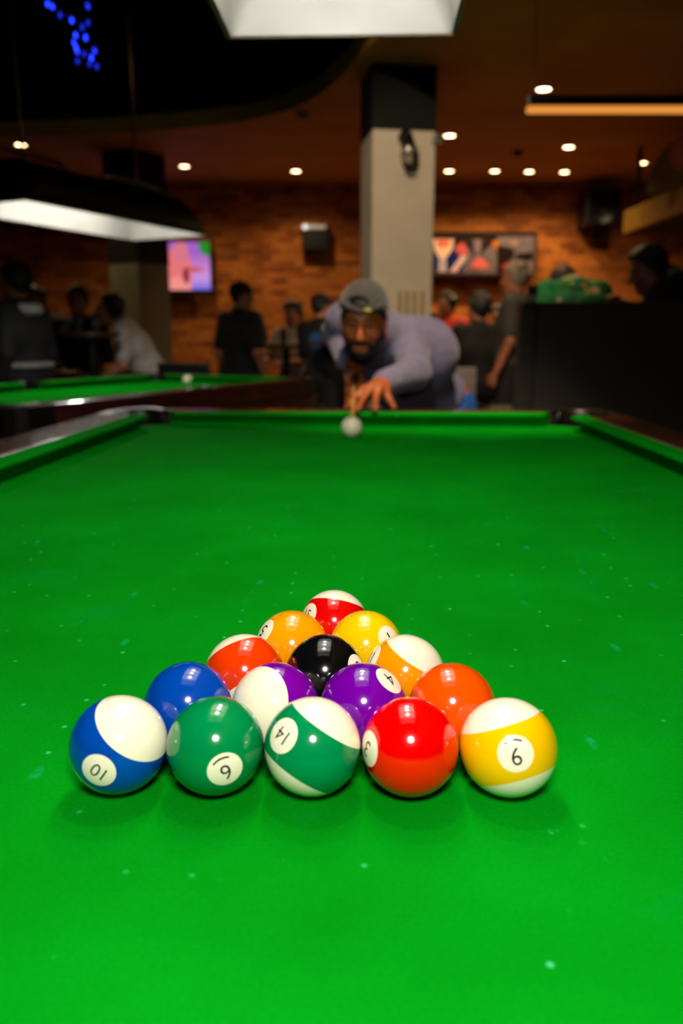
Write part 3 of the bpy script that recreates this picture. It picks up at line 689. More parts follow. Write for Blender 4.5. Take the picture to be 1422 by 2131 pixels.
def person(label, base, yaw, J, scale=1.0, hs=1.0, skin='tan', shirt=((20, 20, 22), 'long'), trousers=(18, 18, 22), hair='black', cap=None, vox=.012, group=None, shoes=(16, 14, 14), skirt_hem=None, build=1.0, hands=True, curl=.6, patch=None, beard=None, hood=None, clip=None):
    r = empty('person', (base[0], base[1], base[2] if len(base) > 2 else 0), yaw); tag(r, label, 'person', group)
    r.scale = (scale,)*3
    Rt = Rm(-J['lean']); hr = J['hrot']; R = Rm(0, 0, hr[2]) @ Rm(hr[0], hr[1], 0) 
    u = lambda k, *p: ('u', k, p)
    pv, chs, nk, hd = J['pelvis'], J['chest'], J['neck'], J['head']; X = J.get('X', V3(1, 0, 0)); fw = J.get('fw', Rt @ V3(0, 1, 0)); b_ = build
    R = J.get('R', R)
    def torso(t): return [u(.05, 'c', pv - X*.070*b_, pv + X*.070*b_, .112*b_ + t, .112*b_ + t), u(.06, 'c', pv + (chs - pv)*.15, pv + (chs - pv)*.7 + fw*.01, .122*b_ + t, .128*b_ + t),
                          u(.06, 'c', chs - X*.078*b_, chs + X*.078*b_, .120*b_ + t, .120*b_ + t), u(.05, 'c', J['shl']*.86 + nk*.14 - (nk - chs)*.06, J['shr']*.86 + nk*.14 - (nk - chs)*.06, .066 + t, .066 + t),
                          u(.04, 'c', nk - (nk - chs)*.25, nk - (nk - chs)*.02, .085 + t, .066 + t)]
    def arms(t, f=1.0):
        P = []
        for n in 'lr':
            s, e, w_ = J['sh' + n], J['el' + n], J['wr' + n]
            if f <= .5: P.append(u(.03, 'c', s, s + (e - s)*f*1.5, .056 + t, .050 + t*1.3))
            else: P += [u(.03, 'c', s, e, .056 + t, .044 + t), u(.02, 'c', e, e + (w_ - e)*(.96 if f >= 1 else f), .044 + t, .030 + t)]
        return P
    def legs(t, cut=.97): return sum([[u(.04, 'c', J['hip' + n], J['kn' + n], .088 + t, .060 + t), u(.03, 'c', J['kn' + n], J['kn' + n] + (J['an' + n] - J['kn' + n])*cut, .060 + t, .040 + t*1.3)] for n in 'lr'], [])
    body = torso(0) + arms(0) + legs(0) + [u(.02, 'c', nk - (nk - chs)*.1, hd - R @ V3(0, .02, .055), .060, .055)] + head_prims(hd, R, hs)
    if hands is not True and hands: body += hands
    if hands is True:
        for n, sx in (('l', -1), ('r', 1)):
            e, w_ = J['el' + n], J['wr' + n]; dd_ = w_ - e; dd_ /= np.linalg.norm(dd_)
            inn = V3(-sx, 0, 0) if abs(dd_[2]) > .6 else V3(0, 0, -1)
            sd = np.cross(dd_, inn)*sx; inn = inn - dd_*(inn @ dd_)
            if abs(dd_[2]) <= .6 and (sd[0]*sx > 0): sd = -sd
            if abs(dd_[2]) > .6 and sd[1] < 0: sd = -sd
            body += hand_prims(w_, dd_, inn, sd, 1.0, curl)
    for n in 'lr': body.append(u(.02, 'c', J['an' + n], J['an' + n] + V3(0, .05, -.045), .036, .03))
    obj('body', surface(body, vox), SKIN[skin], r)
    sl = {'long': 1.0, 'short': .5, 'none': 0}[shirt[1]]
    sp = torso(.016) + (arms(.013, sl) if sl else [])
    if clip: sp = sp + [('i', .01, ('p', *clip))]
    sm = shirt[0] if not isinstance(shirt[0], tuple) else cm('shirt_%d_%d_%d' % shirt[0], shirt[0])
    so = obj('shirt', surface(sp, vox), sm, r)
    if skirt_hem: 
        obj('hem_band', surface([u(.03, 'c', pv - X*.050*b_ + V3(0, 0, .10), pv + X*.050*b_ + V3(0, 0, .10), .150*b_, .150*b_), ('i', .004, ('p', pv + V3(0, 0, .125), V3(0, 0, 1))), ('i', .004, ('p', pv + V3(0, 0, .085), V3(0, 0, -1)))], vox*.8), cm('hem_%d' % skirt_hem[0], skirt_hem), so)
    if patch:
        q = chs - fw*(.120*b_ + .012) + V3(0, 0, .02); obj('back_print', surface([u(.01, 'e', q, V3(.075, .016, .085), Rt)], .008), cm('print_%d_%d_%d' % patch, patch), so)
    if hood:
        rg = [nk + X*.098*math.cos(a) + fw*(.095*math.sin(a) - .01) + V3(0, 0, -.02 - .05*max(0, math.sin(a))) for a in [math.pi*2*i/14 for i in range(15)]]
        obj('collar', surface([u(.02, 'c', a, b2, .036, .036) for a, b2 in zip(rg, rg[1:])], .009), cm('collar_%d' % hood[0], hood), so)
    obj('trousers', surface([u(.05, 'c', pv - X*.070*b_ - V3(0, 0, .01), pv + X*.070*b_ - V3(0, 0, .01), .118*b_, .118*b_)] + legs(.014), vox), cm('trousers_%d_%d_%d' % trousers, trousers), r)
    for n in 'lr':
        a = J['an' + n]; obj('shoe', surface([u(.03, 'c', a + V3(0, -.03, -.035), a + V3(0, .13, -.05), .048, .038), u(.03, 'c', a + V3(0, -.01, .01), a + V3(0, -.01, -.03), .05, .05), ('i', .004, ('p', a + V3(0, 0, -.082), V3(0, 0, -1)))], .010), cm('shoe_%d' % shoes[0], shoes), r)
    w_ = lambda q: hd + R @ V3(*q)
    if hair:
        t_ = .008 if cap else .019 if hair != 'grey' else .011
        lum = [] if cap else [('u', .02, ('e', w_((.085*math.cos(a)*math.sin(b), .095*math.sin(a)*math.sin(b) - .012, .030 + .095*math.cos(b))), V3(.03, .03, .024), R)) for a, b in zip(rng.uniform(0, 6.28, 14), rng.uniform(.15, 1.5, 14))]
        obj('hair', surface(SK(hd, R, hs, t_) + lum + [('i', .01, ('p', w_((0, .058, .072)), R @ V3(0, .80, -.60)))], .008), HAIRM[hair], r)
    if cap:
        back = -1 if cap[1] else 1
        cp = SK(hd, R, 1, .017)[:1] + [('i', .006, ('p', w_((0, 0, .038)), R @ V3(0, -.12*back, -1)))]
        co = obj('cap', surface(cp, .007), cm('cap_%d' % cap[0][0], cap[0]), r)
        obj('brim', surface([u(.01, 'e', w_((0, back*.105, .044)), V3(.072, .085, .009), R @ Rm(-.12*back))], .006), cm('cap_%d' % cap[0][0], cap[0]), co)
    for sx in (-1, 1):
        e = obj('eye', lathe([(.0125*math.sin(math.pi*i/10), -.0125*math.cos(math.pi*i/10)) for i in range(11)], 14), M['eye_white'], r, loc=w_((sx*.031, .071, .004)), smooth=True)
        obj('iris', lathe([(.0, .0032), (.004, .002), (.0056, 0)], 12), M['iris'], e, loc=R @ V3(0, .0112, 0), rot=Matrix(R).to_4x4().to_euler() if False else (Matrix(R) @ Matrix.Rotation(-math.pi/2, 3, 'X')).to_euler())
    return r

# ------------------------------------------------------------------ the player leaning over the far cushion
def pj(u, v, Y): return np.array(at(u, v, Y))
pb = V3(.36, 3.32, 0)
PJ = dict(pelvis=pj(893, 852, 3.30), chest=pj(832, 744, 3.06), neck=pj(778, 690, 2.86), head=pj(757, 664, 2.68), shl=pj(852, 706, 2.95), shr=pj(716, 668, 3.04),
          ell=pj(862, 778, 2.76), wrl=pj(800, 797, 2.56), elr=pj(703, 692, 3.12), wrr=pj(724, 752, 2.90), lean=0, hrot=(0, 0, 0))
for n, dx in (('l', .14), ('r', -.12)):
    PJ['hip' + n] = PJ['pelvis'] + V3(dx*.7, .02 if n == 'l' else -.01, -.03); PJ['kn' + n] = V3(PJ['pelvis'][0] + dx*1.3, 3.20 + (.12 if n == 'l' else 0), .47); PJ['an' + n] = V3(PJ['pelvis'][0] + dx*1.7, 3.34 + (.16 if n == 'l' else 0), .085)
for k in list(PJ):
    if k not in ('lean', 'hrot'): PJ[k] = PJ[k] - pb
HR = Rm(0, 0, math.pi) @ Rm(0, 0, -.13) @ Rm(0, -.06, 0) @ Rm(-.36)
PJ['R'] = HR; PJ['X'] = V3(.86, -.42, .10)/np.linalg.norm(V3(.86, -.42, .10)); PJ['fw'] = V3(-.35, -.75, -.55)/np.linalg.norm(V3(.35, .75, .55))
# bridge hand: four fingers spread on the cushion, thumb under the cue side
uu = lambda k, *p: ('u', k, p)
zt = ZC + .0425 + .009
hw = PJ['wrl'] + pb
kn_ = [pj(757, 812, 2.485), pj(773, 807, 2.48), pj(789, 810, 2.485), pj(803, 817, 2.50)]
pip = [pj(739, 828, 2.462), pj(757, 828, 2.452), pj(782, 829, 2.452), pj(811, 833, 2.478)]
tip = [np.array(atz(721, 849, zt)), np.array(atz(744, 853.5, zt)), np.array(atz(781, 853.5, zt)), np.array(atz(821, 849, zt))]
HP = []
for k_, p_, t_ in zip(kn_, pip, tip):
    HP += [uu(.012, 'c', hw - pb, k_ - pb, .023, .0155), uu(.006, 'c', k_ - pb, p_ - pb, .0125, .0110), uu(.004, 'c', p_ - pb, t_ - pb, .0110, .0088)]
th0, th1, th2 = pj(772, 818, 2.53), pj(764, 834, 2.50), pj(761, 846, 2.478)
HP += [uu(.010, 'c', hw - pb, th0 - pb, .022, .015), uu(.006, 'c', th0 - pb, th1 - pb, .014, .011), uu(.004, 'c', th1 - pb, th2 - pb, .011, .009)]
# gripping hand closed on the butt of the cue
CT = Vector((cb.x + .002, cb.y + BRAD + .004, ZC + .040)); CG = Vector(pj(737, 788, 2.84)); CDIR = (CG - CT).normalized(); CE = CT + CDIR*1.42
g = np.array(CG) - pb; cd = np.array(CDIR); gw = PJ['wrr']
sideg = np.cross(cd, V3(0, 0, 1)); sideg /= np.linalg.norm(sideg); upg = np.cross(sideg, cd)
HP += [uu(.012, 'c', gw, g + upg*.030 + sideg*.018, .027, .021)]
for i, rr_ in enumerate((.0108, .0112, .0108, .0098)):
    o_ = g + cd*(.034 - .021*i)
    a_, b2_, c_, e_ = o_ + sideg*.022 + upg*.024, o_ + sideg*.030 - upg*.006, o_ + sideg*.012 - upg*.027, o_ - sideg*.014 - upg*.022
    HP += [uu(.006, 'c', a_, b2_, rr_, rr_), uu(.004, 'c', b2_, c_, rr_, rr_*.95), uu(.004, 'c', c_, e_, rr_*.95, rr_*.85)]
HP += [uu(.010, 'c', g + upg*.028 - cd*.01, g - sideg*.024 + upg*.010 - cd*.022, .013, .0115), uu(.004, 'c', g - sideg*.024 + upg*.010 - cd*.022, g - sideg*.022 - upg*.012 - cd*.034, .0115, .0095)]
SHIRTM = mat('grey_blue_knit', (106, 102, 132), .9, noise=(26, (90, 87, 116), .3, .7, (1, 1, 1)), bump=(6, .45, .05), sheen=.2)
pl = person('player in a grey-blue long-sleeved top and backwards grey cap leaning over his cue', pb, 0, PJ, 1.0, hs=.92, skin='brown', shirt=(SHIRTM, 'long'), trousers=(24, 96, 190), hair=None, vox=.0055, hands=HP, build=1.08, clip=(PJ['pelvis'] + V3(-.01, -.03, .02), np.array((.62, .45, -.64))))
w_ = lambda q: PJ['head'] + HR @ (V3(*q)*.92)
for o in list(pl.children):
    if o.name.startswith('eye'): o.location = w_((.031 if o.name == sorted(c.name for c in pl.children if c.name.startswith('eye'))[1] else -.031,   .0715, .004))
obj('hair', surface(SK(PJ['head'], HR, .92, .006) + [('i', .004, ('p', w_((0, .060, .048)), HR @ V3(0, .70, -.71)))], .006), HAIRM['black'], pl)
CAPM = mat('cap_charcoal', (58, 57, 58), .9, noise=(60, (44, 43, 44), .3, .7, (1, 1, 1)), bump=(300, .4, .003), sheen=.2)
cp = SK(PJ['head'], HR, .92, .018)[:1] + [('i', .004, ('p', w_((0, .08, .052)), HR @ V3(0, .16, -1))), ('s', .004, ('e', w_((.016, .098, .083)), V3(.042, .05, .022), HR))]
capo = obj('cap', surface(cp, .004), CAPM, pl)
st = [w_((x, .096*math.sqrt(max(0, 1 - (x/.096)**2)) - .002, .060 + .02*abs(x)/.09)) for x in (-.075, -.06, -.04, -.02, 0, .02, .04, .06, .075)]
obj('strap', surface([uu(.003, 'c', a, b, .0085, .0085) for a, b in zip(st, st[1:])], .004), CAPM, capo)
obj('strap_badge', surface([uu(.003, 'e', w_((-.024, .0990, .066)), V3(.014, .006, .006), HR)], .003), mat('badge_yellow', (190, 176, 40), .5, noise=(300, (120, 120, 40), .4, .6, (1, 1, 1))), capo, )
obj('brim', surface([uu(.01, 'e', w_((0, -.125, .030)), V3(.078, .085, .010), HR @ Rm(.2))], .006), CAPM, capo)
h_ = lambda q, r, k=.012: ('u', k, ('e', w_(q), V3(*r)*.92, HR))
hc = lambda a, b, ra, rb, k=.010: ('u', k, ('c', w_(a), w_(b), ra*.92, rb*.92))
BEARD = [h_((0, .022, -.048), (.0680, .0690, .084)), h_((0, .061, -.102), (.035, .031, .028)), hc((-.054, .0, -.060), (-.02, .056, -.100), .0255, .0250), hc((.054, .0, -.060), (.02, .056, -.100), .0255, .0250),
         ('i', .006, ('p', w_((0, .05, -.060)), HR @ V3(0, .50, .86))), ('s', .006, ('e', w_((0, .105, -.075)), V3(.024, .04, .013)*.92, HR)), ('s', .010, ('e', w_((0, .10, -.045)), V3(.045, .04, .024)*.92, HR)),
         hc((-.034, .078, -.062), (0, .0915, -.055), .0075, .0080, .004), hc((.034, .078, -.062), (0, .0915, -.055), .0075, .0080, .004), hc((-.034, .078, -.062), (-.030, .072, -.090), .0080, .0095, .006), hc((.034, .078, -.062), (.030, .072, -.090), .0080, .0095, .006)]
obj('beard', surface(BEARD, .0035), HAIRM['black'], pl)
obj('lips', surface([hc((-.018, .083, -.071), (.018, .083, -.071), .0055, .0055, .003), hc((-.014, .082, -.079), (.014, .082, -.079), .0060, .0060, .003)], .0025), cm('lip_brown', (120, 58, 44), .5), pl)
for s in (-1, 1):
    obj('eyelid', surface([h_((s*.031, .0715, .004), (.0146, .0146, .0146), .002), ('i', .001, ('p', w_((0, .0715, .0062)), HR @ V3(0, .15, -1)))], .0022), SKIN['brown'], pl)
for s in (-1, 1):
    obj('eyebrow', surface([hc((s*.014, .0885, .028), (s*.034, .0865, .034), .0048, .0052, .003), hc((s*.034, .0865, .034), (s*.052, .072, .027), .0052, .0035, .003)], .003), HAIRM['black'], pl)
# the cue
cue = empty('pool_cue', (CE.x, CE.y, CE.z)); tag(cue, 'thin wooden cue held by the player, its tip behind the white cue ball', 'cue')
lc = lambda t: (CT + CDIR*t) - CE
obj('shaft', T([lc(.012), lc(.75)], [.0055, .0100], 14), mat('maple', (196, 142, 78), .3, coat=.4, noise=(8, (170, 116, 58), .3, .7, (1, 6, 1))), cue, smooth=True)
obj('butt', T([lc(.75), lc(1.40)], [.0100, .0145], 14), mat('ebony_butt', (44, 24, 14), .3, coat=.4, noise=(8, (26, 14, 9), .3, .7, (1, 6, 1))), cue, smooth=True)
obj('ferrule', T([lc(.004), lc(.012)], .0055, 12), M['hood_white'], cue); obj('tip', T([lc(0), lc(.004)], [.0045, .0055], 12), cm('blue_tip', (40, 80, 130)), cue)
obj('end_bumper', T([lc(1.40), lc(1.42)], [.0145, .012], 12), M['black_plastic'], cue)

# ------------------------------------------------------------------ people in the background
def base_at(u, Y): p = at(u, 640, Y); return (p.x, Y, 0)
def ztop(v, Y): return at(711, v, Y).z
def standing(u, v, Y, yaw, arms='down', head=(0, 0, 0), lean=0.0, **k):
    sc_ = ztop(v, Y)/(1.745 if lean < .1 else 1.745 - .8*(1 - math.cos(lean)))
    return person(k.pop('label'), base_at(u, Y), math.radians(yaw), joints('stand', lean=lean, arms=arms, head=head), sc_, **k)
SEATS = []
def sitting(u, v, Y, yaw, arms='lap', head=(0, 0, 0), lean=0.0, scale=.95, **k):
    seat = ztop(v, Y)/scale - .895 + .8*(1 - math.cos(lean)); b = base_at(u, Y)
    SEATS.append((b[0], b[1], seat*scale, yaw))
    return person(k.pop('label'), b, math.radians(yaw), joints('sit', seat=seat, lean=lean, arms=arms, head=head), scale, **k)
GROUP = 'people in the background of the pool hall'
standing(42, 548, 5.1, 75, 'down', label='person at the far left in a black jacket with pale collar and hem, turned away', shirt=((4, 4, 5), 'long'), trousers=(14, 14, 18), hair='black', group=GROUP, skirt_hem=(150, 146, 142), hood=(170, 168, 166), build=1.12)
sitting(78, 597, 7.5, 170, 'lap', label='dark-haired person half hidden behind the black-jacketed person at far left', shirt=((22, 16, 14), 'long'), hair='black', group=GROUP)
sitting(165, 597, 6.9, 176, 'lap', label='person in black sitting face-on with hands in lap beside the far-left column', shirt=((5, 5, 6), 'long'), trousers=(6, 6, 7), hair='black', group=GROUP, build=1.1)
sitting(318, 612, 6.3, 95, 'table', lean=.52, head=(.25, 0, 0), label='person in a pale grey t-shirt bending forward in front of the far-left column', shirt=((226, 214, 208), 'short'), trousers=(16, 16, 17), hair='brown', group=GROUP, skin='fair')
standing(500, 585, 6.4, -38, 'down', head=(0, 0, -.8), label='broad person in black t-shirt and black cap standing with back turned', shirt=((3, 3, 4), 'short'), trousers=(4, 4, 5), hair='black', cap=((9, 9, 10), False), group=GROUP, build=1.22)
sitting(612, 627, 7.7, 150, 'table', label='dark-haired person in a white top seated behind the person with blue back print', shirt=((190, 170, 156), 'short'), hair='black', group=GROUP)
standing(668, 610, 6.5, -25, 'table', head=(0, 0, -.7), label='person in a black jacket with a blue print on the back and a cap', shirt=((5, 5, 6), 'long'), trousers=(16, 19, 30), hair='black', cap=((10, 10, 11), False), group=GROUP, patch=(16, 90, 170))
sitting(930, 609, 8.2, 165, 'table', head=(0, 0, -.7), label='person in a bright orange-red shirt seated just right of the column', shirt=((220, 52, 20), 'short'), hair='black', group=GROUP)
sitting(998, 611, 6.75, 12, 'table', head=(0, 0, .5), label='person in a dark shirt seen from behind on a stool beside the grey-haired person', shirt=((14, 11, 12), 'short'), trousers=(22, 20, 22), hair='black', group=GROUP, build=1.1)
sitting(1042, 636, 7.8, 150, 'table', label='dark-haired person facing us between the seated dark shirt and the grey-haired person', shirt=((40, 26, 20), 'short'), hair='black', group=GROUP)
standing(1074, 545, 6.3, 62, 'down', label='grey-haired person in a grey-olive shirt standing left of the dark partition', shirt=((66, 62, 54), 'short'), trousers=(20, 19, 22), hair='grey', group=GROUP)
GREEN = mat('floral_shirt', (14, 110, 48), .8, noise=(3, (10, 90, 40), .3, .7, (1, 1, 1)))
nt = GREEN.node_tree; vo = nt.nodes.new('ShaderNodeTexVoronoi'); vo.inputs['Scale'].default_value = 26; tcn = nt.nodes.new('ShaderNodeTexCoord'); nt.links.new(tcn.outputs['Object'], vo.inputs[0])
rp = nt.nodes.new('ShaderNodeValToRGB'); rp.color_ramp.interpolation = 'CONSTANT'; els = rp.color_ramp.elements
els[0].position = 0.0; els[0].color = (*s2l((12, 120, 52)), 1); els[1].position = .30; els[1].color = (*s2l((6, 92, 40)), 1)
for p_, c_ in ((.46, (20, 140, 70)), (.60, (190, 150, 60)), (.68, (10, 110, 50)), (.82, (210, 170, 150)), (.90, (16, 100, 80))):
    e_ = els.new(p_); e_.color = (*s2l(c_), 1)
sx_ = nt.nodes.new('ShaderNodeSeparateColor'); nt.links.new(vo.outputs['Color'], sx_.inputs[0]); nt.links.new(sx_.outputs[0], rp.inputs[0]); nt.links.new(rp.outputs[0], nt.nodes['Principled BSDF'].inputs['Base Color'])
J12 = joints('stand', lean=.5, arms='table', head=(-.85, 0, -.25)); J12['head'] = J12['head'] + V3(0, .03, -.12)
person('person in a green floral shirt hunched behind the dark partition', base_at(1222, 5.1), math.radians(8), J12, 1.03, shirt=(GREEN, 'short'), hair='brown', group=GROUP, build=1.08)
J13 = joints('stand', lean=.22, arms='drink', head=(-.35, 0, .15)); J13['head'] = J13['head'] + V3(0, .06, -.10)
person('dark-haired person in a navy top behind the dark partition, hand near face', base_at(1425, 4.98), math.radians(76), J13, 1.02, hs=1.1, shirt=((14, 16, 34), 'long'), hair='black', group=GROUP, build=1.25)

# ------------------------------------------------------------------ furniture in the background
def stool(x, y, h, label, leg, seatm, back=None, rz=0, grp='stools in the background', base_z=0):
    r = empty('bar_stool' if back is None else 'chair', (x, y, 0), rz); tag(r, label, 'stool' if back is None else 'chair', grp)
    obj('seat', lathe([(0, h - .045), (.17, h - .045), (.185, h - .03), (.18, h - .008), (.14, h), (0, h)], 22) if back is None else B(-.2, .2, -.2, .2, h - .05, h, bev=.015), seatm, r, smooth=back is None)
    for sx in (-1, 1):
        for sy in (-1, 1):
            obj('leg', T([(sx*.12, sy*.12, h - .045), (sx*.19, sy*.19, 0)], .014, 8), leg, r)
    if h > .5:
        bm = bmesh.new(); q = .165
        for a, b in (((-q, -q), (q, -q)), ((q, -q), (q, q)), ((q, q), (-q, q)), ((-q, q), (-q, -q))): tube(bm, [(a[0], a[1], h*.33), (b[0], b[1], h*.33)], .009, 8)
        obj('foot_ring', bm, leg, r)
    if back is not None:
        obj('backrest', B(-.2, .2, -.215, -.185, h + .10, h + .42, bev=.012), back, r)
        for sx in (-1, 1): obj('back_post', T([(sx*.17, -.19, h - .03), (sx*.17, -.20, h + .40)], .012, 8), leg, r)
    return r
names = ['stool under the half-hidden person at far left', 'stool under the face-on person in black', 'stool under the person in the pale grey t-shirt', 'stool under the person in the white top', 'stool under the person in the orange-red shirt', 'stool with pale legs under the dark-shirted person seen from behind', 'stool under the person facing us near the poster']
for (x, y, h, yw), nm in zip(SEATS, names):
    stool(x, y, h - .03, nm, M['chrome'] if 'pale legs' in nm else M['black_metal'], M['black_plastic'], rz=math.radians(yw))
p = at(912, 770, 5.6); stool(p.x, p.y, .50, 'pale grey chair with its back to us just behind the player', M['chrome'], M['grey_fabric'], M['grey_fabric'], rz=math.radians(15), grp='chairs in the background')
p = at(402, 740, 6.0); stool(p.x, p.y, .52, 'dark chair between the bending person and the broad person in black', M['black_metal'], M['black_plastic'], M['black_plastic'], rz=math.radians(-10), grp='chairs in the background')
p = at(74, 740, 5.75); stool(p.x, p.y, .46, 'dark red chair behind the second table at far left', M['black_metal'], M['red_vinyl'], M['red_vinyl'], rz=math.radians(160), grp='chairs in the background')
p = at(1068, 800, 4.9); stool(p.x, p.y, .70, 'stool with pale legs beside the end of the dark partition', M['chrome'], M['black_plastic'], rz=.4)
def bar_table(u, v, Y, label, R_=.26):
    p = at(u, v, Y); h = p.z; r = empty('bar_table', (p.x, Y, 0)); tag(r, label, 'table', 'round bar tables')
    obj('table_top', lathe([(0, h - .035), (R_ - .01, h - .035), (R_, h - .02), (R_, h - .006), (R_ - .006, h), (0, h)], 32), M['table_brown'], r)
    obj('post', T([(0, 0, .03), (0, 0, h - .035)], .032, 14), M['black_metal'], r); obj('foot', lathe([(0, 0), (.24, 0), (.24, .012), (.05, .03), (0, .032)], 26), M['black_metal'], r)
    return p
def glass(x, y, z, label, h=.14, r0=.034, fill=.6):
    g_ = empty('drinking_glass', (x, y, z)); tag(g_, label, 'glass', 'drinking glasses')
    obj('tumbler', lathe([(0, 0), (r0*.8, 0), (r0, h), (r0*.93, h), (r0*.74, .008), (0, .008)], 18), M['glass'], g_, smooth=True)
    if fill: obj('drink', lathe([(0, .010), (r0*.72, .010), (r0*(.74 + .18*fill), h*fill), (0, h*fill)], 16), M['beer'], g_)
t1 = bar_table(596, 716, 7.05, 'round brown bar table between the broad person in black and the blue-print jacket'); glass(t1.x - .02, 7.0, t1.z, 'glass on the bar table beside the broad person in black')
t2 = bar_table(712, 708, 6.1, 'round bar table behind the left side of the player', .26)
for dx, lb in ((-.050, 'left'), (.012, 'right')): glass(t2.x + dx - .02, 6.0, t2.z, 'bright drinking glass just left of the face of the player, the %s one of two' % lb, fill=0)
t3 = bar_table(884, 684, 6.6, 'round bar table in front of the orange-red shirt', .22); glass(t3.x + .06, 6.5, t3.z, 'glass on the bar table by the orange-red shirt', .12, fill=.3)
t4 = bar_table(190, 692, 5.75, 'round bar table left of the bending person', .20)
for dx, lb in ((-.07, 'left'), (.05, 'right')): glass(t4.x + dx, 5.70, t4.z, 'glass on the bar table beside the bending person, the %s one' % lb, .13, fill=.2)

# dark partition on the right
q0 = at(1120, 628, 4.5); zp = q0.z
pr_ = empty('partition', (q0.x, 4.5, 0)); tag(pr_, 'dark grey panelled partition rising behind the right end of the table', 'partition')
nx = 3; pwid = .95
for i in range(nx): obj('panel', B(i*pwid + .002, (i+1)*pwid - .002, 0, .03, .08, zp - .03, bev=.003), M['dark_wood'], pr_)
obj('end_panel', B(-.088, -.002, .02, .12, .08, zp - .03, bev=.004), M['dark_wood'], pr_, )
obj('cap_rail', B(-.088, nx*pwid, -.01, .12, zp - .03, zp, bev=.004), M['dark_wood'], pr_); obj('plinth', B(-.08, nx*pwid, .03, .10, 0, .08), M['black_paint'], pr_)
obj('back_board', B(0, nx*pwid, .03, .10, .08, zp - .03), M['black_paint'], pr_)
gp = at(1100, 628, 4.56); glass(gp.x + .02, 4.555, zp, 'small glass on the end of the dark partition', .09, .03, 0)

# ------------------------------------------------------------------ wall things
def screen_mat():
    m = bpy.data.materials.new('tv_picture'); m.use_nodes = True; nt = m.node_tree; L = nt.links.new
    nt.nodes.remove(nt.nodes['Principled BSDF']); e = nt.nodes.new('ShaderNodeEmission'); e.inputs[1].default_value = .72; L(e.outputs[0], nt.nodes['Material Output'].inputs[0])
    tc = nt.nodes.new('ShaderNodeTexCoord'); sp = nt.nodes.new('ShaderNodeSeparateXYZ'); L(tc.outputs['Object'], sp.inputs[0])
    def ramp(f, stops):
        r = nt.nodes.new('ShaderNodeValToRGB'); el = r.color_ramp.elements
        el[0].position, el[1].position = stops[0][0], stops[-1][0]; el[0].color = (*s2l(stops[0][1]), 1); el[1].color = (*s2l(stops[-1][1]), 1)
        for p_, c_ in stops[1:-1]: q = el.new(p_); q.color = (*s2l(c_), 1)
        L(f, r.inputs[0]); return r.outputs[0]
    mr = nt.nodes.new('ShaderNodeMapRange'); mr.inputs[1].default_value = -.32; mr.inputs[2].default_value = .32; L(sp.outputs['Z'], mr.inputs[0])
    col = ramp(mr.outputs[0], [(0, (70, 70, 190)), (.12, (120, 110, 225)), (.3, (205, 150, 220)), (.5, (200, 130, 205)), (.75, (165, 95, 200)), (1, (170, 100, 200))])
    def blob(col, c, r, rgb, rot=0):
        mp = nt.nodes.new('ShaderNodeMapping'); mp.vector_type = 'TEXTURE'; mp.inputs['Location'].default_value = (c[0], 0, c[1]); mp.inputs['Rotation'].default_value = (0, rot, 0); mp.inputs['Scale'].default_value = (r[0], 10, r[1])
        g_ = nt.nodes.new('ShaderNodeTexGradient'); g_.gradient_type = 'SPHERICAL'; L(tc.outputs['Object'], mp.inputs[0]); L(mp.outputs[0], g_.inputs[0])
        rr = nt.nodes.new('ShaderNodeValToRGB'); rr.color_ramp.elements[0].position = .02; rr.color_ramp.elements[1].position = .22; L(g_.outputs['Fac'], rr.inputs[0])
        x = nt.nodes.new('ShaderNodeMix'); x.data_type = 'RGBA'; L(rr.outputs[0], x.inputs[0]); L(col, x.inputs[6]); x.inputs[7].default_value = (*s2l(rgb), 1); return x.outputs[2]
    col = blob(col, (.10, -.05), (.20, .30), (235, 120, 120)); col = blob(col, (.15, .16), (.10, .14), (220, 120, 140)); col = blob(col, (.10, -.22), (.18, .12), (245, 150, 140))
    col = blob(col, (.28, -.03), (.14, .03), (200, 90, 90)); col = blob(col, (.20, -.10), (.04, .10), (140, 40, 60)); col = blob(col, (.46, .23), (.12, .12), (40, 140, 40)); col = blob(col, (.52, .16), (.05, .12), (50, 130, 50), .3)
    L(col, e.inputs[0]); return m
pt = at(443, 610, 9.45); pt0 = at(443, 500, 9.45); tvh = pt0.z - pt.z; tvw = tvh*1.72
tv = empty('television', (pt.x - tvw/2, 9.45, (pt.z + pt0.z)/2)); tag(tv, 'lit television with a purple and pink picture on the brick wall', 'television')
tv.rotation_euler = (math.radians(0), 0, math.radians(0))
obj('casing', B(-tvw/2, tvw/2, .0, .06, -tvh/2, tvh/2, bev=.012), M['black_plastic'], tv)
obj('screen', B(-tvw/2 + .02, tvw/2 - .02, -.004, .003, -tvh/2 + .035, tvh/2 - .02), screen_mat(), tv)
obj('wall_bracket', B(-.15, .15, .06, .178, -.12, .12), M['black_metal'], tv)
# framed poster
pa, pb_ = at(895, 488, 9.5), at(1110, 569, 9.5); W_, H_ = pb_.x - pa.x, pa.z - pb_.z
po = empty('framed_poster', ((pa.x + pb_.x)/2, 9.5, (pa.z + pb_.z)/2)); tag(po, 'wide glossy framed poster of sports figures on the brick wall right of the column', 'poster')
gl = mat('poster_sheet', (120, 104, 112), .12, coat=1.0, noise=(5, (90, 78, 86), .3, .7, (1, 1, 1)))
obj('print', B(-W_/2, W_/2, -.010, .0, -H_/2, H_/2), gl, po)
bm = bmesh.new()
for a in ((-W_/2 - .02, W_/2 + .02, H_/2, H_/2 + .025), (-W_/2 - .02, W_/2 + .02, -H_/2 - .03, -H_/2), (-W_/2 - .02, -W_/2, -H_/2, H_/2), (W_/2, W_/2 + .02, -H_/2, H_/2)): box(bm, a[0], a[1], -.03, .10, a[2], a[3])
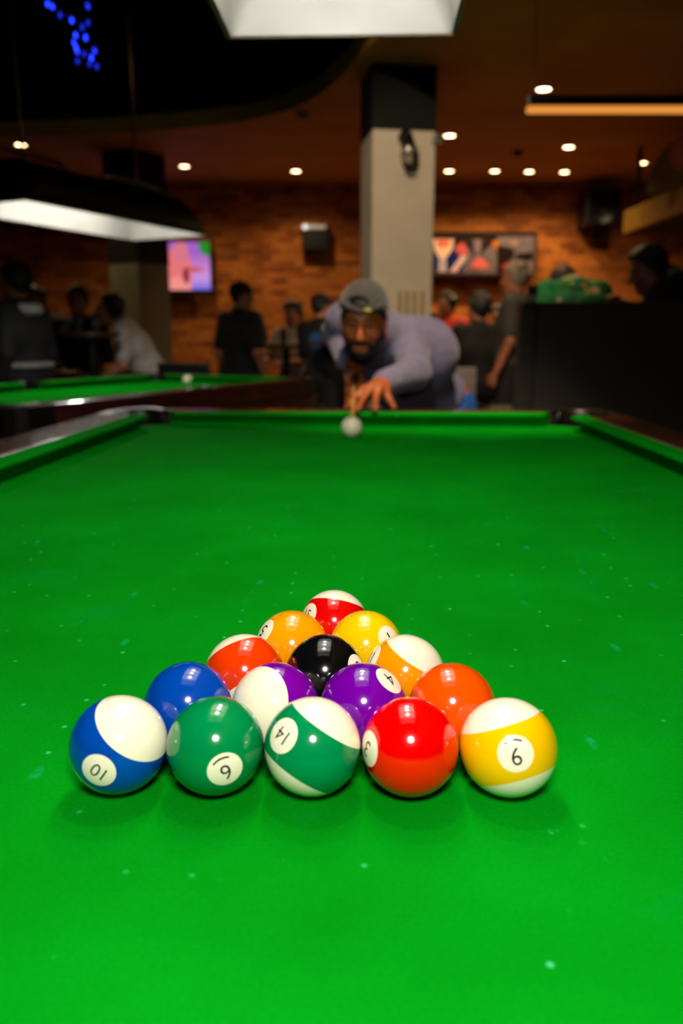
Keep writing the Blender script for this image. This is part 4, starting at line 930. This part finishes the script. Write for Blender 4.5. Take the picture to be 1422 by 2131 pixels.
obj('frame', bm, mat('frame_brown', (44, 24, 14), .4), po)
def pshape(pts, rgb, k):
    """flat printed shape on the sheet, points in photograph pixels"""
    q = [at(u, v, 9.5) - Vector(po.location) for u, v in pts]; bm = bmesh.new(); y = -.0115 - .0006*k
    vs = [bm.verts.new((p_.x, y, p_.z)) for p_ in q]; vb = [bm.verts.new((p_.x, y + .001, p_.z)) for p_ in q]; n = len(q)
    bm.faces.new(vs); bm.faces.new(vb[::-1])
    for i in range(n): bm.faces.new((vs[i], vs[(i+1) % n], vb[(i+1) % n], vb[i]))
    bmesh.ops.recalc_face_normals(bm, faces=bm.faces)
    obj('printed_shape', bm, mat('ink_%d_%d_%d' % rgb, rgb, .12, coat=1.0), po)
for k, (pts, rgb) in enumerate([([(897, 492), (1034, 492), (1034, 512), (897, 512)], (40, 30, 32)), ([(902, 525), (960, 520), (965, 566), (900, 566)], (20, 34, 96)), ([(901, 498), (944, 498), (940, 520), (926, 540), (914, 538), (904, 518)], (236, 196, 172)),
    ([(908, 499), (938, 499), (934, 514), (912, 516)], (226, 110, 96)), ([(914, 540), (928, 540), (930, 566), (912, 566)], (190, 170, 184)), ([(935, 566), (962, 530), (972, 534), (950, 566)], (214, 172, 176)), ([(950, 512), (964, 504), (975, 528), (952, 530)], (204, 84, 84)),
    ([(985, 499), (1003, 499), (998, 524), (988, 524)], (128, 106, 116)), ([(966, 500), (982, 498), (990, 534), (976, 520)], (48, 38, 44)), ([(1005, 500), (1022, 498), (1016, 516), (1000, 530)], (44, 34, 40)), ([(978, 556), (992, 536), (1004, 538), (1020, 556), (1000, 560)], (210, 96, 96)),
    ([(1024, 502), (1038, 502), (1036, 518), (1026, 518)], (190, 100, 30)), ([(1035, 510), (1070, 520), (1068, 566), (1035, 566)], (34, 22, 22)), ([(1044, 552), (1068, 540), (1070, 560), (1046, 563)], (150, 44, 44)), ([(1058, 500), (1080, 500), (1078, 514), (1062, 514)], (140, 110, 108)), ([(1074, 528), (1108, 524), (1108, 540), (1074, 542)], (30, 24, 26))]):
    pshape(pts, rgb, k)
obj('wall_cleat', B(-W_/2 + .1, W_/2 - .1, .0, .128, -.04, .04), M['black_paint'], po)
# small wall box, speaker, sensor
def wallbox(name, u0, v0, u1, v1, label, cat, depth, m):
    a, b = at(u0, v0, YW - depth), at(u1, v1, YW - depth); r = empty(name, ((a.x + b.x)/2, YW - depth, (a.z + b.z)/2)); tag(r, label, cat)
    w2, h2 = (b.x - a.x)/2, (a.z - b.z)/2
    obj('case', B(-w2, w2, 0, depth - .016, -h2, h2, bev=.012), m, r); return r, w2, h2
r, w2, h2 = wallbox('emergency_light', 628, 466, 684, 520, 'small dark box with a bright top strip on the brick wall left of the column', 'wall light', .16, M['black_plastic'])
obj('top_strip', B(-w2 + .005, w2 - .03, -.012, .004, h2 - .055, h2 - .012, bev=.004), mat('pale_strip', (170, 165, 160), .3, emit=((1, .92, .85), .10)), r)
obj('indicator', lathe([(0, 0), (.028, 0), (.028, .01), (0, .012)], 16), emat('indicator_lamp', (1, .95, .9), .9), r, loc=(-w2 + .04, -.012, h2 - .034), rot=(math.pi/2, 0, 0))
r, w2, h2 = wallbox('wall_speaker', 1224, 392, 1290, 470, 'black loudspeaker mounted high on the brick wall at right', 'speaker', .38, M['black_plastic'])
obj('grille', B(-w2 + .015, w2 - .015, -.008, .002, -h2 + .015, h2 - .015, bev=.004), M['black_paint'], r); obj('woofer', lathe([(0, .004), (.04, .0), (.11, .012), (.125, .012)], 24), M['black_metal'], r, loc=(0, -.012, -.06), rot=(math.pi/2, 0, 0)); obj('bracket', T([(0, .15, -h2), (0, .20, -h2 - .12), (0, .362, -h2 - .14)], .03, 10), M['black_metal'], r)
# cage lamp on the column
p = at(846, 285, 5.6); q = R9.inverted() @ (Vector((p.x, 5.6, 0)) - cc)
cl = empty('cage_lamp', (p.x, 0, p.z), crz); wp = cc + R9 @ Vector((q.x, -ca/2, 0)); cl.location = (wp.x, wp.y, p.z); tag(cl, 'small black caged wall lamp, unlit, high on the grey column', 'wall lamp')
obj('back_plate', lathe([(0, 0), (.05, 0), (.05, .018), (0, .02)], 20), M['black_metal'], cl, rot=(math.pi/2, 0, 0), loc=(0, -.002, .0))
obj('arm', T([(0, -.02, .0), (0, -.09, .02), (0, -.10, -.02)], .014, 10), M['black_metal'], cl, smooth=True)
obj('cap', lathe([(0, .02), (.03, .015), (.045, -.03), (.05, -.045), (0, -.045)], 20), M['black_metal'], cl, loc=(0, -.10, -.03), smooth=True)
obj('glass_jar', lathe([(.034, 0), (.037, -.06), (.030, -.10), (0, -.115)], 18), mat('smoked_glass', (150, 140, 122), .15), cl, loc=(0, -.10, -.075), smooth=True)
for i in range(6):
    a = math.pi*2*i/6; obj('cage_wire', T([(.046*math.cos(a), .046*math.sin(a), 0), (.048*math.cos(a), .048*math.sin(a), -.07), (.034*math.cos(a), .034*math.sin(a), -.12), (0, 0, -.135)], .0045, 6), M['black_metal'], cl, loc=(0, -.10, -.075))
obj('cage_ring', lathe([(.044, .004), (.052, .004), (.052, -.004), (.044, -.004), (.044, .004)], 20), M['black_metal'], cl, loc=(0, -.10, -.125))
# small pale sensor on the side of the column
p = at(911, 290, 5.66); se = empty('motion_sensor', p); tag(se, 'tiny pale sensor sticking out beside the top of the grey column', 'sensor')
obj('housing', B(-.04, .028, -.03, .03, -.028, .025, bev=.008), M['hood_white'], se); obj('lens', lathe([(0, .014), (.016, .008), (.02, 0)], 14), M['black_plastic'], se, loc=(.0, -.03, 0), rot=(math.pi/2, 0, 0))
# linear pendant
p = at(1096, 232, 4.6); lp = empty('linear_pendant_light', p); tag(lp, 'long black linear pendant light with an orange glowing underside', 'pendant light')
obj('housing', B(0, 1.6, -.03, .03, .025, .075, bev=.004), M['black_metal'], lp); obj('diffuser', B(.0, 1.6, -.022, .022, -.008, .025, bev=.008), emat('orange_diffuser', (1.0, .37, .06), .6), lp)
for x in (.03, 1.55): obj('wire', T([(x, 0, .075), (x, 0, ZL - p.z)], .003, 6), M['black_metal'], lp)
# yellow canopy on the right and its crest
c0 = at(1296, 487, 8.0); c1 = at(1296, 440, 8.0)
cn = empty('bar_canopy', (c0.x, 8.0, c0.z)); tag(cn, 'yellow-fronted canopy running along the right side of the room', 'canopy')
YEL = mat('canopy_yellow', (150, 108, 18), .4, noise=(6, (126, 90, 16), .3, .7, (1, 1, 1)))
ch_ = c1.z - c0.z
obj('fascia', B(0, .03, -3.6, 0, 0, ch_, bev=.004), YEL, cn); obj('soffit', B(.03, 2.1, -3.6, 0, 0, .05), M['black_paint'], cn); obj('roof_board', B(.03, 2.1, -3.6, 0, ch_ - .03, ch_), M['black_paint'], cn)
for yy in (-.15, -3.4): obj('hanger', T([(.06, yy, ch_), (.06, yy, ZL - c0.z)], .02, 8), M['black_metal'], cn)
sgp = at(1382, 385, 6.75); sg = empty('canopy_crest', (sgp.x + .10, 6.75, c0.z + ch_ + .001)); tag(sg, 'olive-yellow curved crest with a pink disc on top of the yellow canopy', 'sign')
bm = bmesh.new(); pts = []
for i in range(13):
    a = math.pi*i/12; pts.append((-.34*math.cos(a), .30*math.sin(a) + .06))
poly = [(-.34, 0)] + pts + [(.34, 0)]
vs = [bm.verts.new((0, x, z)) for x, z in poly]; vb = [bm.verts.new((.04, x, z)) for x, z in poly]
bm.faces.new(vs); bm.faces.new(vb[::-1])
for i in range(len(poly)): bm.faces.new((vs[i], vs[(i+1) % len(poly)], vb[(i+1) % len(poly)], vb[i]))
bmesh.ops.recalc_face_normals(bm, faces=bm.faces)
obj('arched_board', bm, mat('crest_olive', (120, 100, 16), .5, noise=(6, (96, 80, 14), .3, .7, (1, 1, 1))), sg, rot=(0, 0, .35))
obj('disc', lathe([(0, 0), (.12, 0), (.12, .02), (0, .025)], 24), mat('disc_pink', (200, 120, 110), .4, noise=(9, (180, 100, 92), .3, .7, (1, 1, 1))), sg, loc=(-.02, -.14, .22), rot=(0, -math.pi/2, .35))
# blue string lights hanging at upper left
led = emat('blue_led', (.012, .03, .85), 3.4, False); led2 = emat('blue_led_dim', (.012, .03, .85), .8, False)
ys = 3.3; pts_ = [(100, 3), (110, 8), (126, 26), (183, 8), (184, 42), (150, 37), (158, 68), (172, 51), (179, 73), (155, 83), (159, 94), (162, 102), (197, 100), (191, 115), (176, 107), (162, 122), (187, 128), (202, 133)]
dim = {2, 4, 7, 14, 15, 16, 17}
s0 = at(150, -40, ys); sl = empty('string_lights', (s0.x, ys, 3.54)); tag(sl, 'string of blue fairy lights hanging in the dark at upper left', 'string lights')
base_ = Vector(sl.location)
order = [0, 1, 2, 5, 7, 3, 4, 6, 8, 9, 10, 11, 15, 14, 12, 13, 16, 17]
pos = [at(*pts_[i], ys + random.uniform(-.12, .12)) for i in order]
obj('cord', T([Vector((s0.x - .1, ys, 3.54)) - base_] + [p_ - base_ for p_ in pos], .003, 6), M['black_plastic'], sl)
for i, p_ in zip(order, pos):
    b_ = obj('led_bulb', lathe([(0, -.012), (.005, -.008), (.006, 0), (.004, .008), (0, .009)], 10), led2 if i in dim else led, sl, loc=p_ - base_ + Vector((0, -.006, -.010)), smooth=True)
